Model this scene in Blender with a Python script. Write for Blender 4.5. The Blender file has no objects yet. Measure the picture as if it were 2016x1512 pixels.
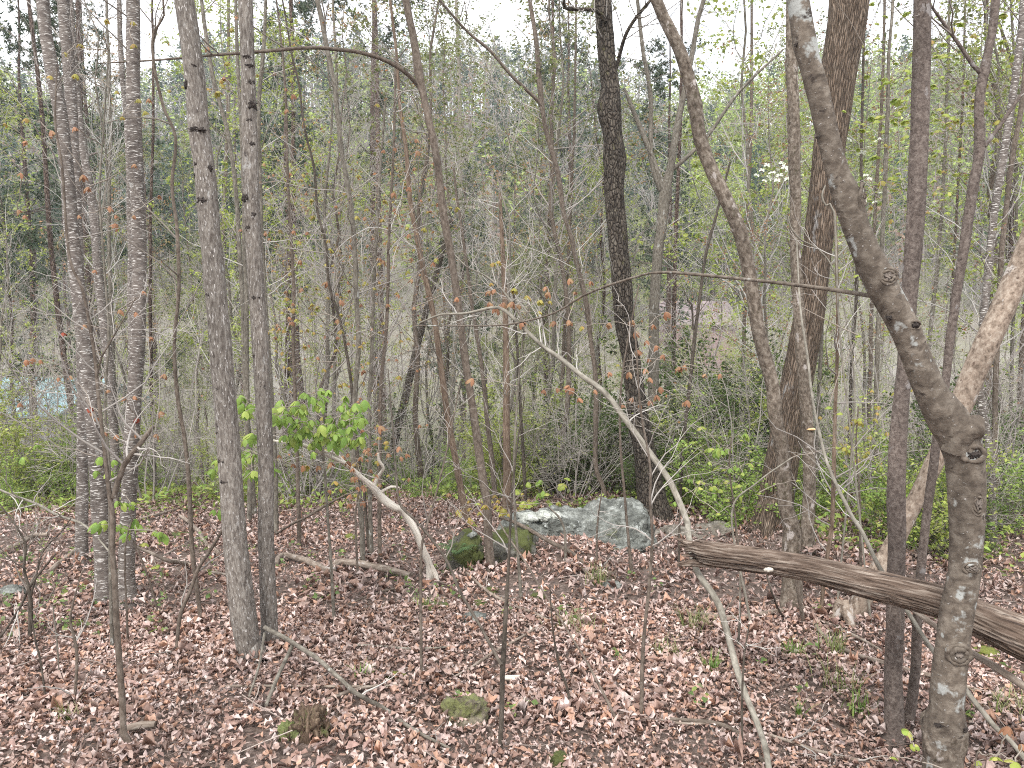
import bpy, bmesh, math, random
import numpy as np
from mathutils import Vector

scene = bpy.context.scene
COL = scene.collection
PI = math.pi

# ------------------------------------------------------------------ camera
FPX = 1514.0                       # focal length in photo pixels (2016 wide)
PITCH = math.radians(4.4)
CAM = np.array([0.0, 0.0, 1.6])
cam_data = bpy.data.cameras.new("camera")
cam_data.sensor_width = 36.0
cam_data.lens = FPX / 2016.0 * 36.0
cam_data.clip_start = 0.05
cam_data.clip_end = 3000.0
cam = bpy.data.objects.new("camera", cam_data)
COL.objects.link(cam)
cam.location = CAM
cam.rotation_euler = (PI / 2 - PITCH, 0, 0)
scene.camera = cam

# ------------------------------------------------------------------ sky and sun
SUN_EL, SUN_AZ = math.radians(52), math.radians(200)     # soft sun behind cloud, behind-left of the camera
world = bpy.data.worlds.new("World")
scene.world = world
world.use_nodes = True
wn = world.node_tree
wn.nodes.clear()
w_out = wn.nodes.new("ShaderNodeOutputWorld")
w_bg = wn.nodes.new("ShaderNodeBackground")
w_bg.inputs["Strength"].default_value = 0.10
w_sky = wn.nodes.new("ShaderNodeTexSky")
w_sky.sky_type = 'NISHITA'
w_sky.sun_disc = False
w_sky.sun_elevation = SUN_EL
w_sky.sun_rotation = SUN_AZ
w_sky.dust_density = 2.0
w_tc = wn.nodes.new("ShaderNodeTexCoord")
w_no = wn.nodes.new("ShaderNodeTexNoise")
w_no.inputs["Scale"].default_value = 3.2
w_no.inputs["Detail"].default_value = 5
w_rp = wn.nodes.new("ShaderNodeValToRGB")
w_rp.color_ramp.elements[0].position = 0.34
w_rp.color_ramp.elements[0].color = (0.66, 0.66, 0.66, 1)
w_rp.color_ramp.elements[1].position = 0.56
w_rp.color_ramp.elements[1].color = (1, 1, 1, 1)
w_mx = wn.nodes.new("ShaderNodeMix")
w_mx.data_type = 'RGBA'
w_mx.inputs["B"].default_value = (8.8, 8.95, 9.25, 1)      # cloud
wn.links.new(w_tc.outputs["Generated"], w_no.inputs["Vector"])
wn.links.new(w_no.outputs["Fac"], w_rp.inputs["Fac"])
wn.links.new(w_rp.outputs["Color"], w_mx.inputs["Factor"])
wn.links.new(w_sky.outputs["Color"], w_mx.inputs["A"])
wn.links.new(w_mx.outputs["Result"], w_bg.inputs["Color"])
wn.links.new(w_bg.outputs["Background"], w_out.inputs["Surface"])

sun_data = bpy.data.lights.new("sun", 'SUN')
sun_data.energy = 1.5
sun_data.angle = math.radians(14)
sun_data.color = (1.0, 0.965, 0.92)
sun = bpy.data.objects.new("sun", sun_data)
COL.objects.link(sun)
sdir = Vector((math.sin(SUN_AZ) * math.cos(SUN_EL), math.cos(SUN_AZ) * math.cos(SUN_EL), math.sin(SUN_EL)))
sun.rotation_euler = (-sdir).to_track_quat('-Z', 'Y').to_euler()
sun.location = (0, 0, 30)

scene.view_settings.view_transform = 'Standard'
scene.view_settings.look = 'None'
scene.view_settings.gamma = 1.0
scene.view_settings.exposure = 1.25
scene.view_settings.use_curve_mapping = False
scene.cycles.use_denoising = False
scene.cycles.pixel_filter_type = 'BLACKMAN_HARRIS'
scene.cycles.filter_width = 1.05
scene.cycles.volume_bounces = 1
scene.cycles.volume_max_steps = 64
scene.cycles.max_bounces = 6
scene.cycles.diffuse_bounces = 3
scene.cycles.transmission_bounces = 3
scene.cycles.transparent_max_bounces = 4

# ------------------------------------------------------------------ maths helpers
def nrm(v):
    return v / np.maximum(np.linalg.norm(v, axis=-1, keepdims=True), 1e-9)

def hash3(i, j, k, seed):
    h = (i.astype(np.int64) * 374761393 + j.astype(np.int64) * 668265263 + k.astype(np.int64) * 2147483647 + seed * 974634777) & 0xFFFFFFFF
    h = ((h ^ (h >> 13)) * 1274126177) & 0xFFFFFFFF
    h = (h ^ (h >> 16)) & 0xFFFFFFFF
    h = (h * 2246822519) & 0xFFFFFFFF
    return ((h ^ (h >> 15)) & 0xFFFF) / 65535.0

def vnoise(p, seed=0):
    p = np.asarray(p, float)
    f = np.floor(p)
    t = p - f
    t = t * t * (3 - 2 * t)
    i, j, k = f[..., 0], f[..., 1], f[..., 2]
    out = 0
    for a in (0, 1):
        for b in (0, 1):
            for c in (0, 1):
                w = (t[..., 0] if a else 1 - t[..., 0]) * (t[..., 1] if b else 1 - t[..., 1]) * (t[..., 2] if c else 1 - t[..., 2])
                out = out + w * hash3(i + a, j + b, k + c, seed)
    return out * 2 - 1

def fbm(p, seed=0, oct=4):
    p = np.asarray(p, float)
    a, s, o = 0.5, 1.0, 0
    for q in range(oct):
        o = o + a * vnoise(p * s + 17.3 * q, seed + q)
        a *= 0.5
        s *= 2.03
    return o

# ------------------------------------------------------------------ terrain
_gy = [-30, 0, 9, 11, 14, 20, 26, 34, 44, 52, 62, 80, 110, 140, 170, 260, 600]
_gz = [1.8, 0, -.54, -.85, -1.6, -3.15, -4.65, -5.3, -4.7, -2.8, -0.4, 8, 24, 37, 42, 34, 18]
_yy = np.linspace(-30, 600, 6301)
_zz = np.interp(_yy, _gy, _gz)
_k = np.hanning(31); _k /= _k.sum()
_zz = np.convolve(np.pad(_zz, 15, mode='edge'), _k, mode='valid')

def ground(x, y):
    x = np.asarray(x, float); y = np.asarray(y, float)
    z = np.interp(y, _yy, _zz)
    az = x / np.maximum(y, 20)
    hill = np.clip((y - 48) / 60, 0, 1)
    z = z + hill * (2.6 * np.sin(az * 7.5 + 2.9) + 1.6 * np.sin(az * 17 + 1.0)) * 1.2
    P = np.stack([x, y, np.zeros_like(x)], -1)
    z = z + 0.055 * vnoise(P * 0.9, 3) * np.clip(y / 3, 0.3, 1) + 0.02 * vnoise(P * 3.1, 5)
    z = z + np.clip((y - 12) / 20, 0, 1) * 0.8 * vnoise(P * 0.09, 8)
    z = z + 0.17 * np.exp(-(((x - 0.38) / 0.36) ** 2 + ((y - 6.3) / 0.5) ** 2)) + 0.06 * np.exp(-(((x - 0.9) / 0.7) ** 2 + ((y - 6.2) / 0.5) ** 2))     # bank of leaves piled against the boulder
    z = z - 0.10 * np.exp(-(((x - 1.7) / 0.5) ** 2 + ((y - 3.3) / 0.4) ** 2))
    return z

SP, CP = math.sin(PITCH), math.cos(PITCH)
def at(px, py, d):
    """world point seen at photo pixel px,py at distance d along the ground (y = d)"""
    u = (px - 1008.0) / FPX; v = -(py - 756.0) / FPX
    dy = CP + v * SP; dz = -SP + v * CP
    t = d / dy
    return np.array([u * t, d, CAM[2] + dz * t]), t

_ds = np.concatenate([np.arange(1.2, 16, 0.01), np.arange(16, 120, 0.1)])
def hit(px, py):
    """distance at which the ray through a pixel meets the ground"""
    u = (px - 1008.0) / FPX; v = -(py - 756.0) / FPX
    dy = CP + v * SP; dz = -SP + v * CP
    t = _ds / dy
    z = CAM[2] + dz * t
    below = z < ground(u * t, _ds)
    return float(_ds[np.argmax(below)]) if below.any() else 20.0

# ------------------------------------------------------------------ mesh accumulator
class Acc:
    def __init__(s):
        s.v, s.f4, s.f3, s.bark, s.tint, s.n = [], [], [], [], [], 0
    def add(s, v, f4=None, f3=None, bark=None, tint=None):
        v = np.asarray(v, float).reshape(-1, 3)
        if f4 is not None and len(f4): s.f4.append(np.asarray(f4).reshape(-1, 4) + s.n)
        if f3 is not None and len(f3): s.f3.append(np.asarray(f3).reshape(-1, 3) + s.n)
        s.v.append(v)
        s.bark.append(np.zeros_like(v) if bark is None else np.asarray(bark, float).reshape(-1, 3))
        t = np.ones((len(v), 3)) if tint is None else np.broadcast_to(np.asarray(tint, float), (len(v), 3))
        s.tint.append(t)
        s.n += len(v)
    def mesh(s, name, mat, origin=(0, 0, 0), smooth=True, use_bark=True, use_tint=False):
        me = bpy.data.meshes.new(name)
        V = np.concatenate(s.v) - np.asarray(origin, float)
        me.vertices.add(len(V))
        me.vertices.foreach_set("co", V.astype(np.float32).ravel())
        f4 = np.concatenate(s.f4) if s.f4 else np.zeros((0, 4), int)
        f3 = np.concatenate(s.f3) if s.f3 else np.zeros((0, 3), int)
        nl = f4.size + f3.size
        me.loops.add(nl)
        me.loops.foreach_set("vertex_index", np.concatenate([f4.ravel(), f3.ravel()]).astype(np.int32))
        me.polygons.add(len(f4) + len(f3))
        st = np.concatenate([np.arange(len(f4)) * 4, f4.size + np.arange(len(f3)) * 3]).astype(np.int32)
        me.polygons.foreach_set("loop_start", st)
        try:
            me.polygons.foreach_set("loop_total", np.concatenate([np.full(len(f4), 4), np.full(len(f3), 3)]).astype(np.int32))
        except Exception:
            pass
        me.update(calc_edges=True)
        me.polygons.foreach_set("use_smooth", np.full(len(me.polygons), smooth))
        if use_bark:
            a = me.attributes.new("bark", 'FLOAT_VECTOR', 'POINT')
            a.data.foreach_set("vector", np.concatenate(s.bark).astype(np.float32).ravel())
        if use_tint:
            a = me.attributes.new("tint", 'FLOAT_COLOR', 'POINT')
            T = np.concatenate(s.tint)
            a.data.foreach_set("color", np.concatenate([T, np.ones((len(T), 1))], 1).astype(np.float32).ravel())
        me.materials.append(mat)
        return me

def link(name, me, parent=None, loc=None, kind=None):
    o = bpy.data.objects.new(name, me)
    COL.objects.link(o)
    if parent is not None: o.parent = parent
    if loc is not None: o.location = loc
    if kind: o["kind"] = kind
    return o

def tag(o, label, cat, group=None, kind=None):
    if label: o["label"] = label
    if cat: o["category"] = cat
    if group: o["group"] = group
    if kind: o["kind"] = kind
    return o

def thing(name, label, cat, loc=(0, 0, 0), rz=0.0, group=None, scale=1.0):
    o = bpy.data.objects.new(name, None)
    o.empty_display_size = 0.1
    COL.objects.link(o)
    o.location = [float(q) for q in loc]; o.rotation_euler = (0, 0, rz); o.scale = (scale,) * 3
    return tag(o, label, cat, group)

# ------------------------------------------------------------------ tubes
def tubes(acc, P, R, sides=5, tint=None, bseed=0, amp=0.0, freq=8.0, cap=True, ref=None, ell=None):
    """P (M,N,3), R (M,N): many tapered tubes of equal length in one go"""
    P = np.asarray(P, float); R = np.asarray(R, float)
    if P.ndim == 2: P = P[None]; R = R[None]
    M, N, _ = P.shape
    T = nrm(np.gradient(P, axis=1))
    if ref is None:
        ref = np.where(np.abs(T[:, :1, 2:3]) > 0.75, np.array([1.0, 0.05, 0]), np.array([0, 0.1, 1.0]))
    else:
        ref = np.broadcast_to(np.asarray(ref, float), (M, 1, 3))
    A = nrm(ref - (ref * T).sum(-1, keepdims=True) * T)
    B = np.cross(T, A)
    th = np.arange(sides) * 2 * PI / sides
    c, s = np.cos(th), np.sin(th)
    L = np.concatenate([np.zeros((M, 1)), np.cumsum(np.linalg.norm(np.diff(P, axis=1), axis=-1), axis=1)], 1)
    dirs = A[:, :, None, :] * c[:, None] + B[:, :, None, :] * s[:, None]
    r = R[:, :, None] * np.ones(sides)
    off = (np.arange(M) * 3.7 + bseed * 11.3)[:, None, None]
    rm = R[:, :, None] * np.ones_like(r)
    bk = np.stack([c * rm, s * rm, L[:, :, None] + off + 0 * r], -1)
    if amp > 0:
        nb_ = np.stack([c * 1.5 + 0 * r, s * 1.5 + 0 * r, (L[:, :, None] + off) * freq * .55 + 0 * r], -1)
        r = r * (1 + amp * fbm(nb_, bseed, 4) * 1.4)
        V = P[:, :, None, :] + dirs * r[..., None]
    else:
        V = P[:, :, None, :] + dirs * r[..., None]
    i = np.arange(N - 1)[:, None] * sides
    j = np.arange(sides)
    q = np.stack([i + j, i + (j + 1) % sides, i + sides + (j + 1) % sides, i + sides + j], -1).reshape(-1, 4)
    Q = (q[None] + (np.arange(M) * N * sides)[:, None, None]).reshape(-1, 4)
    acc.add(V.reshape(-1, 3), f4=Q, bark=bk.reshape(-1, 3), tint=tint)
    if cap and sides > 5:
        for m in range(M):
            for e in (0, N - 1):
                cen = P[m, e]
                k = acc.n
                ring = V[m, e]
                tri = [(0, 1 + a, 1 + (a + 1) % sides) for a in range(sides)] if e else [(0, 1 + (a + 1) % sides, 1 + a) for a in range(sides)]
                acc.add(np.vstack([cen[None], ring]), f3=tri, bark=np.vstack([bk[m, e].mean(0)[None], bk[m, e]]), tint=tint)
    return V

def catmull(K, step):
    """K (n,4): xyz + radius, resampled smoothly at about step metres"""
    K = np.asarray(K, float)
    if len(K) < 2: return K
    E = np.vstack([2 * K[0] - K[1], K, 2 * K[-1] - K[-2]])
    out = []
    for i in range(1, len(E) - 2):
        p0, p1, p2, p3 = E[i - 1], E[i], E[i + 1], E[i + 2]
        n = max(1, int(np.linalg.norm(p2[:3] - p1[:3]) / step))
        t = (np.arange(n) / n)[:, None]
        c = 0.5 * ((2 * p1) + (-p0 + p2) * t + (2 * p0 - 5 * p1 + 4 * p2 - p3) * t ** 2 + (-p0 + 3 * p1 - 3 * p2 + p3) * t ** 3)
        lin = p1[3] + (p2[3] - p1[3]) * t[:, 0]
        c[:, 3] = lin
        out.append(c)
    out.append(E[-2][None])
    out = np.vstack(out)
    return out

def grow(P, R, n, ln, ang, up, wig, rs, tmin=0.3, tmax=1.0, N=6, r0=0.4, rmin=0.0012, tip=0.25, flat=None):
    """children polylines grown from parent polylines P (M,N0,3)"""
    M, N0, _ = P.shape
    idx = np.repeat(np.arange(M), n)
    K = len(idx)
    t = rs.uniform(tmin, tmax, K)
    f = t * (N0 - 1)
    i0 = np.minimum(f.astype(int), N0 - 2); fr = (f - i0)[:, None]
    p = P[idx, i0] * (1 - fr) + P[idx, i0 + 1] * fr
    rad = (R[idx, i0] * (1 - fr[:, 0]) + R[idx, i0 + 1] * fr[:, 0])
    tan = nrm(P[idx, i0 + 1] - P[idx, i0])
    rv = rs.normal(size=(K, 3))
    perp = nrm(np.cross(tan, rv))
    a = rs.normal(ang, 0.22, K)[:, None]
    d = nrm(tan * np.cos(a) + perp * np.sin(a))
    if flat is not None:
        d[:, 2] *= flat; d = nrm(d)
    Ln = ln * rs.uniform(0.45, 1.25, K) * (1.15 - 0.6 * (t - tmin) / max(tmax - tmin, .01))
    st = (Ln / (N - 1))[:, None]
    out = [p]
    for k in range(N - 1):
        d = nrm(d + rs.normal(size=(K, 3)) * wig + np.array([0, 0, up]))
        out.append(out[-1] + d * st)
    C = np.stack(out, 1)
    rr = np.maximum(rad * r0, rmin)[:, None] * np.linspace(1, tip, N)
    return C, np.maximum(rr, rmin * 0.6)

def leaves(acc, pos, size, rs, pal, aspect=0.55, droop=0.4, fold=0.25, jit=0.0):
    """small folded leaf faces at pos (K,3)"""
    K = len(pos)
    pos = pos + rs.normal(size=(K, 3)) * jit
    d = rs.normal(size=(K, 3)); d[:, 2] = d[:, 2] * 0.5 - droop
    d = nrm(d)
    s = nrm(np.cross(d, rs.normal(size=(K, 3)) * 0.6 + np.array([0, 0, 1.0])))
    nn = np.cross(s, d)
    L = size * rs.uniform(0.6, 1.3, (K, 1)); W = L * aspect
    b = pos
    tipp = pos + d * L
    l = pos + d * L * 0.45 - s * W * 0.5 + nn * W * fold
    r = pos + d * L * 0.45 + s * W * 0.5 + nn * W * fold
    V = np.stack([b, l, tipp, r], 1)
    o = (np.arange(K) * 4)[:, None]
    F = np.concatenate([o + np.array([0, 2, 1]), o + np.array([0, 3, 2])])
    pal = np.asarray(pal, float)
    c = pal[rs.randint(0, len(pal), K)] * rs.uniform(0.75, 1.25, (K, 1))
    acc.add(V.reshape(-1, 3), f3=F, tint=np.repeat(c, 4, 0))

# ------------------------------------------------------------------ materials
def new_mat(name):
    m = bpy.data.materials.new(name); m.use_nodes = True
    nt = m.node_tree; nt.nodes.clear()
    out = nt.nodes.new("ShaderNodeOutputMaterial"); b = nt.nodes.new("ShaderNodeBsdfPrincipled")
    nt.links.new(b.outputs[0], out.inputs[0])
    return m, nt, b, out

def L_(nt, a, b): nt.links.new(a, b)

def n_map(nt, vec, sc, loc=(0, 0, 0)):
    n = nt.nodes.new("ShaderNodeMapping"); n.inputs["Scale"].default_value = sc; n.inputs["Location"].default_value = loc
    L_(nt, vec, n.inputs[0]); return n.outputs[0]

def n_noise(nt, vec, scale=1.0, detail=4, rough=0.55, dist=0.0):
    n = nt.nodes.new("ShaderNodeTexNoise"); n.inputs["Scale"].default_value = scale; n.inputs["Detail"].default_value = detail
    n.inputs["Roughness"].default_value = rough; n.inputs["Distortion"].default_value = dist
    L_(nt, vec, n.inputs["Vector"]); return n.outputs["Fac"]

def n_voro(nt, vec, scale=1.0, feat='F1'):
    n = nt.nodes.new("ShaderNodeTexVoronoi"); n.feature = feat; n.inputs["Scale"].default_value = scale
    L_(nt, vec, n.inputs["Vector"]); return n.outputs["Distance"]

def n_ramp(nt, fac, stops):
    n = nt.nodes.new("ShaderNodeValToRGB"); e = n.color_ramp.elements
    while len(e) < len(stops): e.new(0.5)
    for k, (p, c) in enumerate(stops):
        e[k].position = p
        e[k].color = (c, c, c, 1) if isinstance(c, (int, float)) else (*c, 1)
    L_(nt, fac, n.inputs[0]); return n.outputs[0]

def n_mix(nt, fac, a, b, mode='MIX'):
    n = nt.nodes.new("ShaderNodeMix"); n.data_type = 'RGBA'; n.blend_type = mode
    for s, v in (("Factor", fac), ("A", a), ("B", b)):
        if isinstance(v, (int, float)): n.inputs[s].default_value = v
        elif isinstance(v, tuple): n.inputs[s].default_value = (*v, 1)
        else: L_(nt, v, n.inputs[s])
    return n.outputs["Result"]

def n_math(nt, op, a, b=0.0):
    n = nt.nodes.new("ShaderNodeMath"); n.operation = op
    for k, v in enumerate((a, b)):
        if isinstance(v, (int, float)): n.inputs[k].default_value = v
        else: L_(nt, v, n.inputs[k])
    return n.outputs[0]

def n_bump(nt, h, strength, dist, bsdf, prev=None):
    n = nt.nodes.new("ShaderNodeBump"); n.inputs["Strength"].default_value = strength; n.inputs["Distance"].default_value = dist
    L_(nt, h, n.inputs["Height"]); L_(nt, n.outputs[0], bsdf.inputs["Normal"]); return n.outputs[0]

def n_attr(nt, name):
    n = nt.nodes.new("ShaderNodeAttribute"); n.attribute_name = name; return n

def bark_mat(name, dark, mid, light, sc, bump=0.6, bd=0.006, marks=None, patch=None, vor=None, rough=0.9, moss=None):
    """sc: scale (per metre) of the main grain around/along the stem; marks: (scale, colour, threshold); patch: (scale, colour, threshold)"""
    dark, mid, light = [(q[0], q[1] * 1.0, q[2] * .93) for q in (dark, mid, light)]
    m, nt, b, out = new_mat(name)
    v = n_attr(nt, "bark").outputs["Vector"]
    g = n_noise(nt, n_map(nt, v, sc), 1.0, 6, 0.62, 0.3)
    col = n_ramp(nt, g, [(0.30, dark), (0.5, mid), (0.70, light)])
    h = g
    big = n_noise(nt, n_map(nt, v, (7, 7, 2.2), (3, 1, 0)), 1.0, 3)
    col = n_mix(nt, 1.0, col, n_ramp(nt, big, [(0.3, 0.72), (0.7, 1.22)]), 'MULTIPLY')
    if vor:
        vd = n_voro(nt, n_map(nt, v, vor), 1.0, 'DISTANCE_TO_EDGE')
        e = n_ramp(nt, vd, [(0.0, 0.0), (0.22, 1.0)])
        col = n_mix(nt, 1.0, col, n_ramp(nt, vd, [(0.0, 0.42), (0.14, 1.0)]), 'MULTIPLY')
        h = n_math(nt, 'ADD', n_math(nt, 'MULTIPLY', h, 0.5), e)
    if patch:
        pn = n_noise(nt, n_map(nt, v, patch[0], (5, 2, 7)), 1.0, 4, 0.6)
        pf = n_ramp(nt, pn, [(patch[2], 0.0), (patch[2] + 0.05, 1.0)])
        col = n_mix(nt, pf, col, patch[1])
    if moss:
        pn = n_noise(nt, n_map(nt, v, moss[0], (1, 9, 2)), 1.0, 5, 0.7)
        pf = n_ramp(nt, pn, [(moss[2], 0.0), (moss[2] + 0.09, 1.0)])
        col = n_mix(nt, pf, col, moss[1])
    if marks:
        mn = n_noise(nt, n_map(nt, v, marks[0], (2, 4, 1)), 1.0, 3, 0.5)
        mf = n_ramp(nt, mn, [(marks[2], 0.0), (marks[2] + 0.05, 1.0)])
        col = n_mix(nt, mf, col, marks[1])
        h = n_math(nt, 'ADD', h, n_math(nt, 'MULTIPLY', mf, 0.5))
    L_(nt, col, b.inputs["Base Color"])
    b.inputs["Roughness"].default_value = rough
    b.inputs["Specular IOR Level"].default_value = 0.25
    n_bump(nt, h, bump, bd, b)
    return m

BK = {}
BK['len'] = bark_mat('bark_pale_dashed', (.075, .062, .058), (.15, .128, .122), (.24, .215, .205), (20, 20, 60), .7, .005,
                     marks=((26, 26, 150), (.62, .59, .55), .575), patch=((9, 9, 9), (.30, .29, .27), .66))
BK['dash'] = bark_mat('bark_grey_grained', (.07, .057, .052), (.175, .153, .142), (.32, .295, .28), (95, 95, 26), 1.0, .005,
                      marks=((120, 120, 34), (.46, .43, .40), .60), patch=((14, 14, 8), (.36, .35, .33), .64), moss=((16, 16, 9), (.05, .04, .036), .615))
BK['rough'] = bark_mat('bark_dark_scaly', (.025, .02, .018), (.085, .07, .06), (.17, .15, .13), (30, 30, 12), 1.0, .014,
                       vor=(34, 34, 15), moss=((9, 9, 5), (.13, .12, .06), .60))
BK['ridge'] = bark_mat('bark_oak_ridged', (.055, .038, .028), (.17, .125, .098), (.30, .24, .20), (70, 70, 9), 1.0, .012,
                       vor=(52, 52, 7), patch=((6, 6, 3), (.25, .235, .22), .64))
BK['smooth'] = bark_mat('bark_smooth_brown', (.06, .047, .040), (.13, .106, .090), (.225, .192, .168), (24, 24, 30), 1.0, .005,
                        marks=((70, 70, 110), (.34, .31, .28), .66), patch=((10, 10, 9), (.34, .345, .325), .585), moss=((14, 14, 22), (.045, .035, .029), .60))
BK['fine'] = bark_mat('bark_dull_brown', (.06, .046, .042), (.135, .108, .10), (.22, .185, .172), (70, 70, 60), 1.0, .006,
                      patch=((13, 13, 12), (.24, .22, .21), .62), moss=((30, 30, 30), (.045, .034, .03), .62))
BK['mott'] = bark_mat('bark_mottled', (.05, .038, .03), (.155, .125, .105), (.31, .27, .24), (45, 45, 30), 1.0, .006,
                      moss=((30, 30, 22), (.065, .055, .035), .58), patch=((12, 12, 7), (.40, .36, .33), .62))
BK['pale'] = bark_mat('bark_mottled_pale', (.10, .075, .06), (.27, .21, .175), (.42, .36, .315), (40, 40, 30), .9, .006,
                      moss=((26, 26, 22), (.09, .06, .045), .60), patch=((12, 12, 7), (.44, .40, .36), .60))
BK['brown'] = bark_mat('bark_brown', (.06, .045, .038), (.135, .108, .092), (.215, .18, .16), (60, 60, 30), .7, .004,
                       marks=((80, 80, 80), (.30, .27, .24), .68))
BK['grey'] = bark_mat('bark_grey_sapling', (.075, .064, .055), (.16, .142, .124), (.27, .25, .225), (60, 60, 25), .6, .003,
                      patch=((20, 20, 10), (.36, .36, .33), .64))
BK['lite'] = bark_mat('bark_light_sapling', (.13, .115, .10), (.235, .215, .19), (.34, .315, .285), (50, 50, 20), .5, .003)
BK['dark'] = bark_mat('bark_dark_sapling', (.035, .028, .024), (.08, .066, .056), (.14, .12, .105), (60, 60, 25), .6, .003)
BK['rust'] = bark_mat('bark_rusty', (.07, .048, .036), (.17, .122, .095), (.27, .21, .17), (60, 60, 15), .7, .004)
BK['bleach'] = bark_mat('dead_wood_bleached', (.34, .29, .26), (.62, .57, .53), (.78, .74, .70), (70, 70, 7), .6, .003,
                        patch=((10, 10, 5), (.24, .20, .17), .64))
BK['dead'] = bark_mat('dead_branch_bark', (.11, .08, .065), (.235, .19, .165), (.38, .33, .30), (60, 60, 12), .8, .004,
                      patch=((16, 16, 8), (.42, .38, .35), .64))
BK['log'] = bark_mat('weathered_log_wood', (.035, .023, .018), (.155, .112, .092), (.38, .32, .285), (75, 75, 5.5), 1.0, .012,
                     moss=((9, 9, 5), (.16, .125, .035), .665), patch=((30, 30, 3), (.06, .045, .038), .60))
BK['pine'] = bark_mat('bark_pine', (.045, .03, .026), (.12, .085, .075), (.20, .155, .14), (30, 30, 14), .9, .01, vor=(26, 26, 12))

def leaf_mat(name, trans=0.35, rough=0.6, noise=0.0):
    m, nt, b, out = new_mat(name)
    c = n_attr(nt, "tint").outputs["Color"]
    if noise:
        g = n_attr(nt, "bark").outputs["Vector"]
        n1 = n_noise(nt, g, 1.0, 4, 0.6)
        c = n_mix(nt, 1.0, c, n_ramp(nt, n1, [(0.3, 1 - noise), (0.7, 1 + noise * .5)]), 'MULTIPLY')
    L_(nt, c, b.inputs["Base Color"])
    b.inputs["Roughness"].default_value = rough
    b.inputs["Specular IOR Level"].default_value = 0.3
    if trans > 0:
        t = nt.nodes.new("ShaderNodeBsdfTranslucent"); L_(nt, c, t.inputs["Color"])
        mx = nt.nodes.new("ShaderNodeMixShader"); mx.inputs[0].default_value = trans
        L_(nt, b.outputs[0], mx.inputs[1]); L_(nt, t.outputs[0], mx.inputs[2]); L_(nt, mx.outputs[0], out.inputs[0])
    return m
LEAF = leaf_mat('spring_leaf', 0.40, 0.5)
NEEDLE = leaf_mat('needles', 0.15, 0.6)
LITTER = leaf_mat('dead_leaf', 0.12, 0.55, 0.35)
TWIG = leaf_mat('twig_bark', 0.0, 0.85)

def soil_mat():
    m, nt, b, out = new_mat('forest_soil')
    tc = nt.nodes.new("ShaderNodeTexCoord").outputs["Object"]
    v1 = n_voro(nt, n_map(nt, tc, (1, 1, 1)), 16.0)
    n1 = n_noise(nt, tc, 30, 6, .7)
    col = n_ramp(nt, n1, [(.3, (.05, .034, .026)), (.5, (.14, .10, .08)), (.68, (.28, .22, .19))])
    far = n_noise(nt, tc, 0.22, 5, .6)
    sep = nt.nodes.new("ShaderNodeSeparateXYZ"); L_(nt, tc, sep.inputs[0])
    mp = nt.nodes.new("ShaderNodeMapRange"); mp.inputs["From Min"].default_value = 9; mp.inputs["From Max"].default_value = 22
    L_(nt, sep.outputs["Y"], mp.inputs["Value"])
    ff = n_math(nt, 'MULTIPLY', mp.outputs[0], n_ramp(nt, far, [(.38, 0.25), (.55, 1.0)]))
    col = n_mix(nt, ff, col, n_ramp(nt, n1, [(.3, (.06, .075, .025)), (.6, (.14, .165, .06)), (.75, (.20, .19, .11))]))
    mp2 = nt.nodes.new("ShaderNodeMapRange"); mp2.inputs["From Min"].default_value = 30; mp2.inputs["From Max"].default_value = 55
    L_(nt, sep.outputs["Y"], mp2.inputs["Value"])
    col = n_mix(nt, mp2.outputs[0], col, n_ramp(nt, far, [(.3, (.27, .235, .205)), (.5, (.22, .21, .15)), (.65, (.30, .275, .25))]))
    L_(nt, col, b.inputs["Base Color"]); b.inputs["Roughness"].default_value = .95
    n_bump(nt, n_math(nt, 'ADD', n1, v1), 1.0, .03, b)
    return m
SOIL = soil_mat()

def rock_mat(name, base, light, mossf=0.55, moss=(.06, .075, .025), white=None):
    m, nt, b, out = new_mat(name)
    tc = nt.nodes.new("ShaderNodeTexCoord").outputs["Object"]
    n1 = n_noise(nt, tc, 9, 8, .68); n2 = n_noise(nt, tc, 60, 5, .7); n3 = n_noise(nt, n_map(nt, tc, (1, 1, 1), (4, 2, 8)), 3.2, 6, .65)
    col = n_ramp(nt, n1, [(.34, tuple(q * .45 for q in base)), (.5, base), (.64, light)])
    col = n_mix(nt, 1.0, col, n_ramp(nt, n2, [(.32, .55), (.68, 1.35)]), 'MULTIPLY')
    mn = n_math(nt, 'ADD', n_math(nt, 'MULTIPLY', n3, .75), n_math(nt, 'MULTIPLY', n2, .25))
    col = n_mix(nt, n_ramp(nt, mn, [(mossf, 0.0), (mossf + .06, 1.0)]), col, n_mix(nt, n2, moss, tuple(q * 2.4 for q in moss)))
    if white:
        wnn = n_noise(nt, n_map(nt, tc, (1, 1, 1), (9, 1, 3)), 6.5, 5, .6)
        col = n_mix(nt, n_ramp(nt, wnn, [(white, 0.0), (white + .03, 1.0)]), col, (.50, .52, .49))
    L_(nt, col, b.inputs["Base Color"]); b.inputs["Roughness"].default_value = .95
    n_bump(nt, n_math(nt, 'ADD', n_math(nt, 'MULTIPLY', n1, 1.5), n_math(nt, 'MULTIPLY', n2, .35)), 1.0, .03, b)
    return m

def plain_mat(name, col, rough=.6, metal=0.0, noise=0.15, nsc=5.0):
    m, nt, b, out = new_mat(name)
    tc = nt.nodes.new("ShaderNodeTexCoord").outputs["Object"]
    n1 = n_noise(nt, tc, nsc, 5, .6)
    c = n_mix(nt, 1.0, n_ramp(nt, n1, [(.3, 1 - noise), (.7, 1 + noise)]), tuple(col), 'MULTIPLY')
    L_(nt, c, b.inputs["Base Color"]); b.inputs["Roughness"].default_value = rough; b.inputs["Metallic"].default_value = metal
    return m

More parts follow.
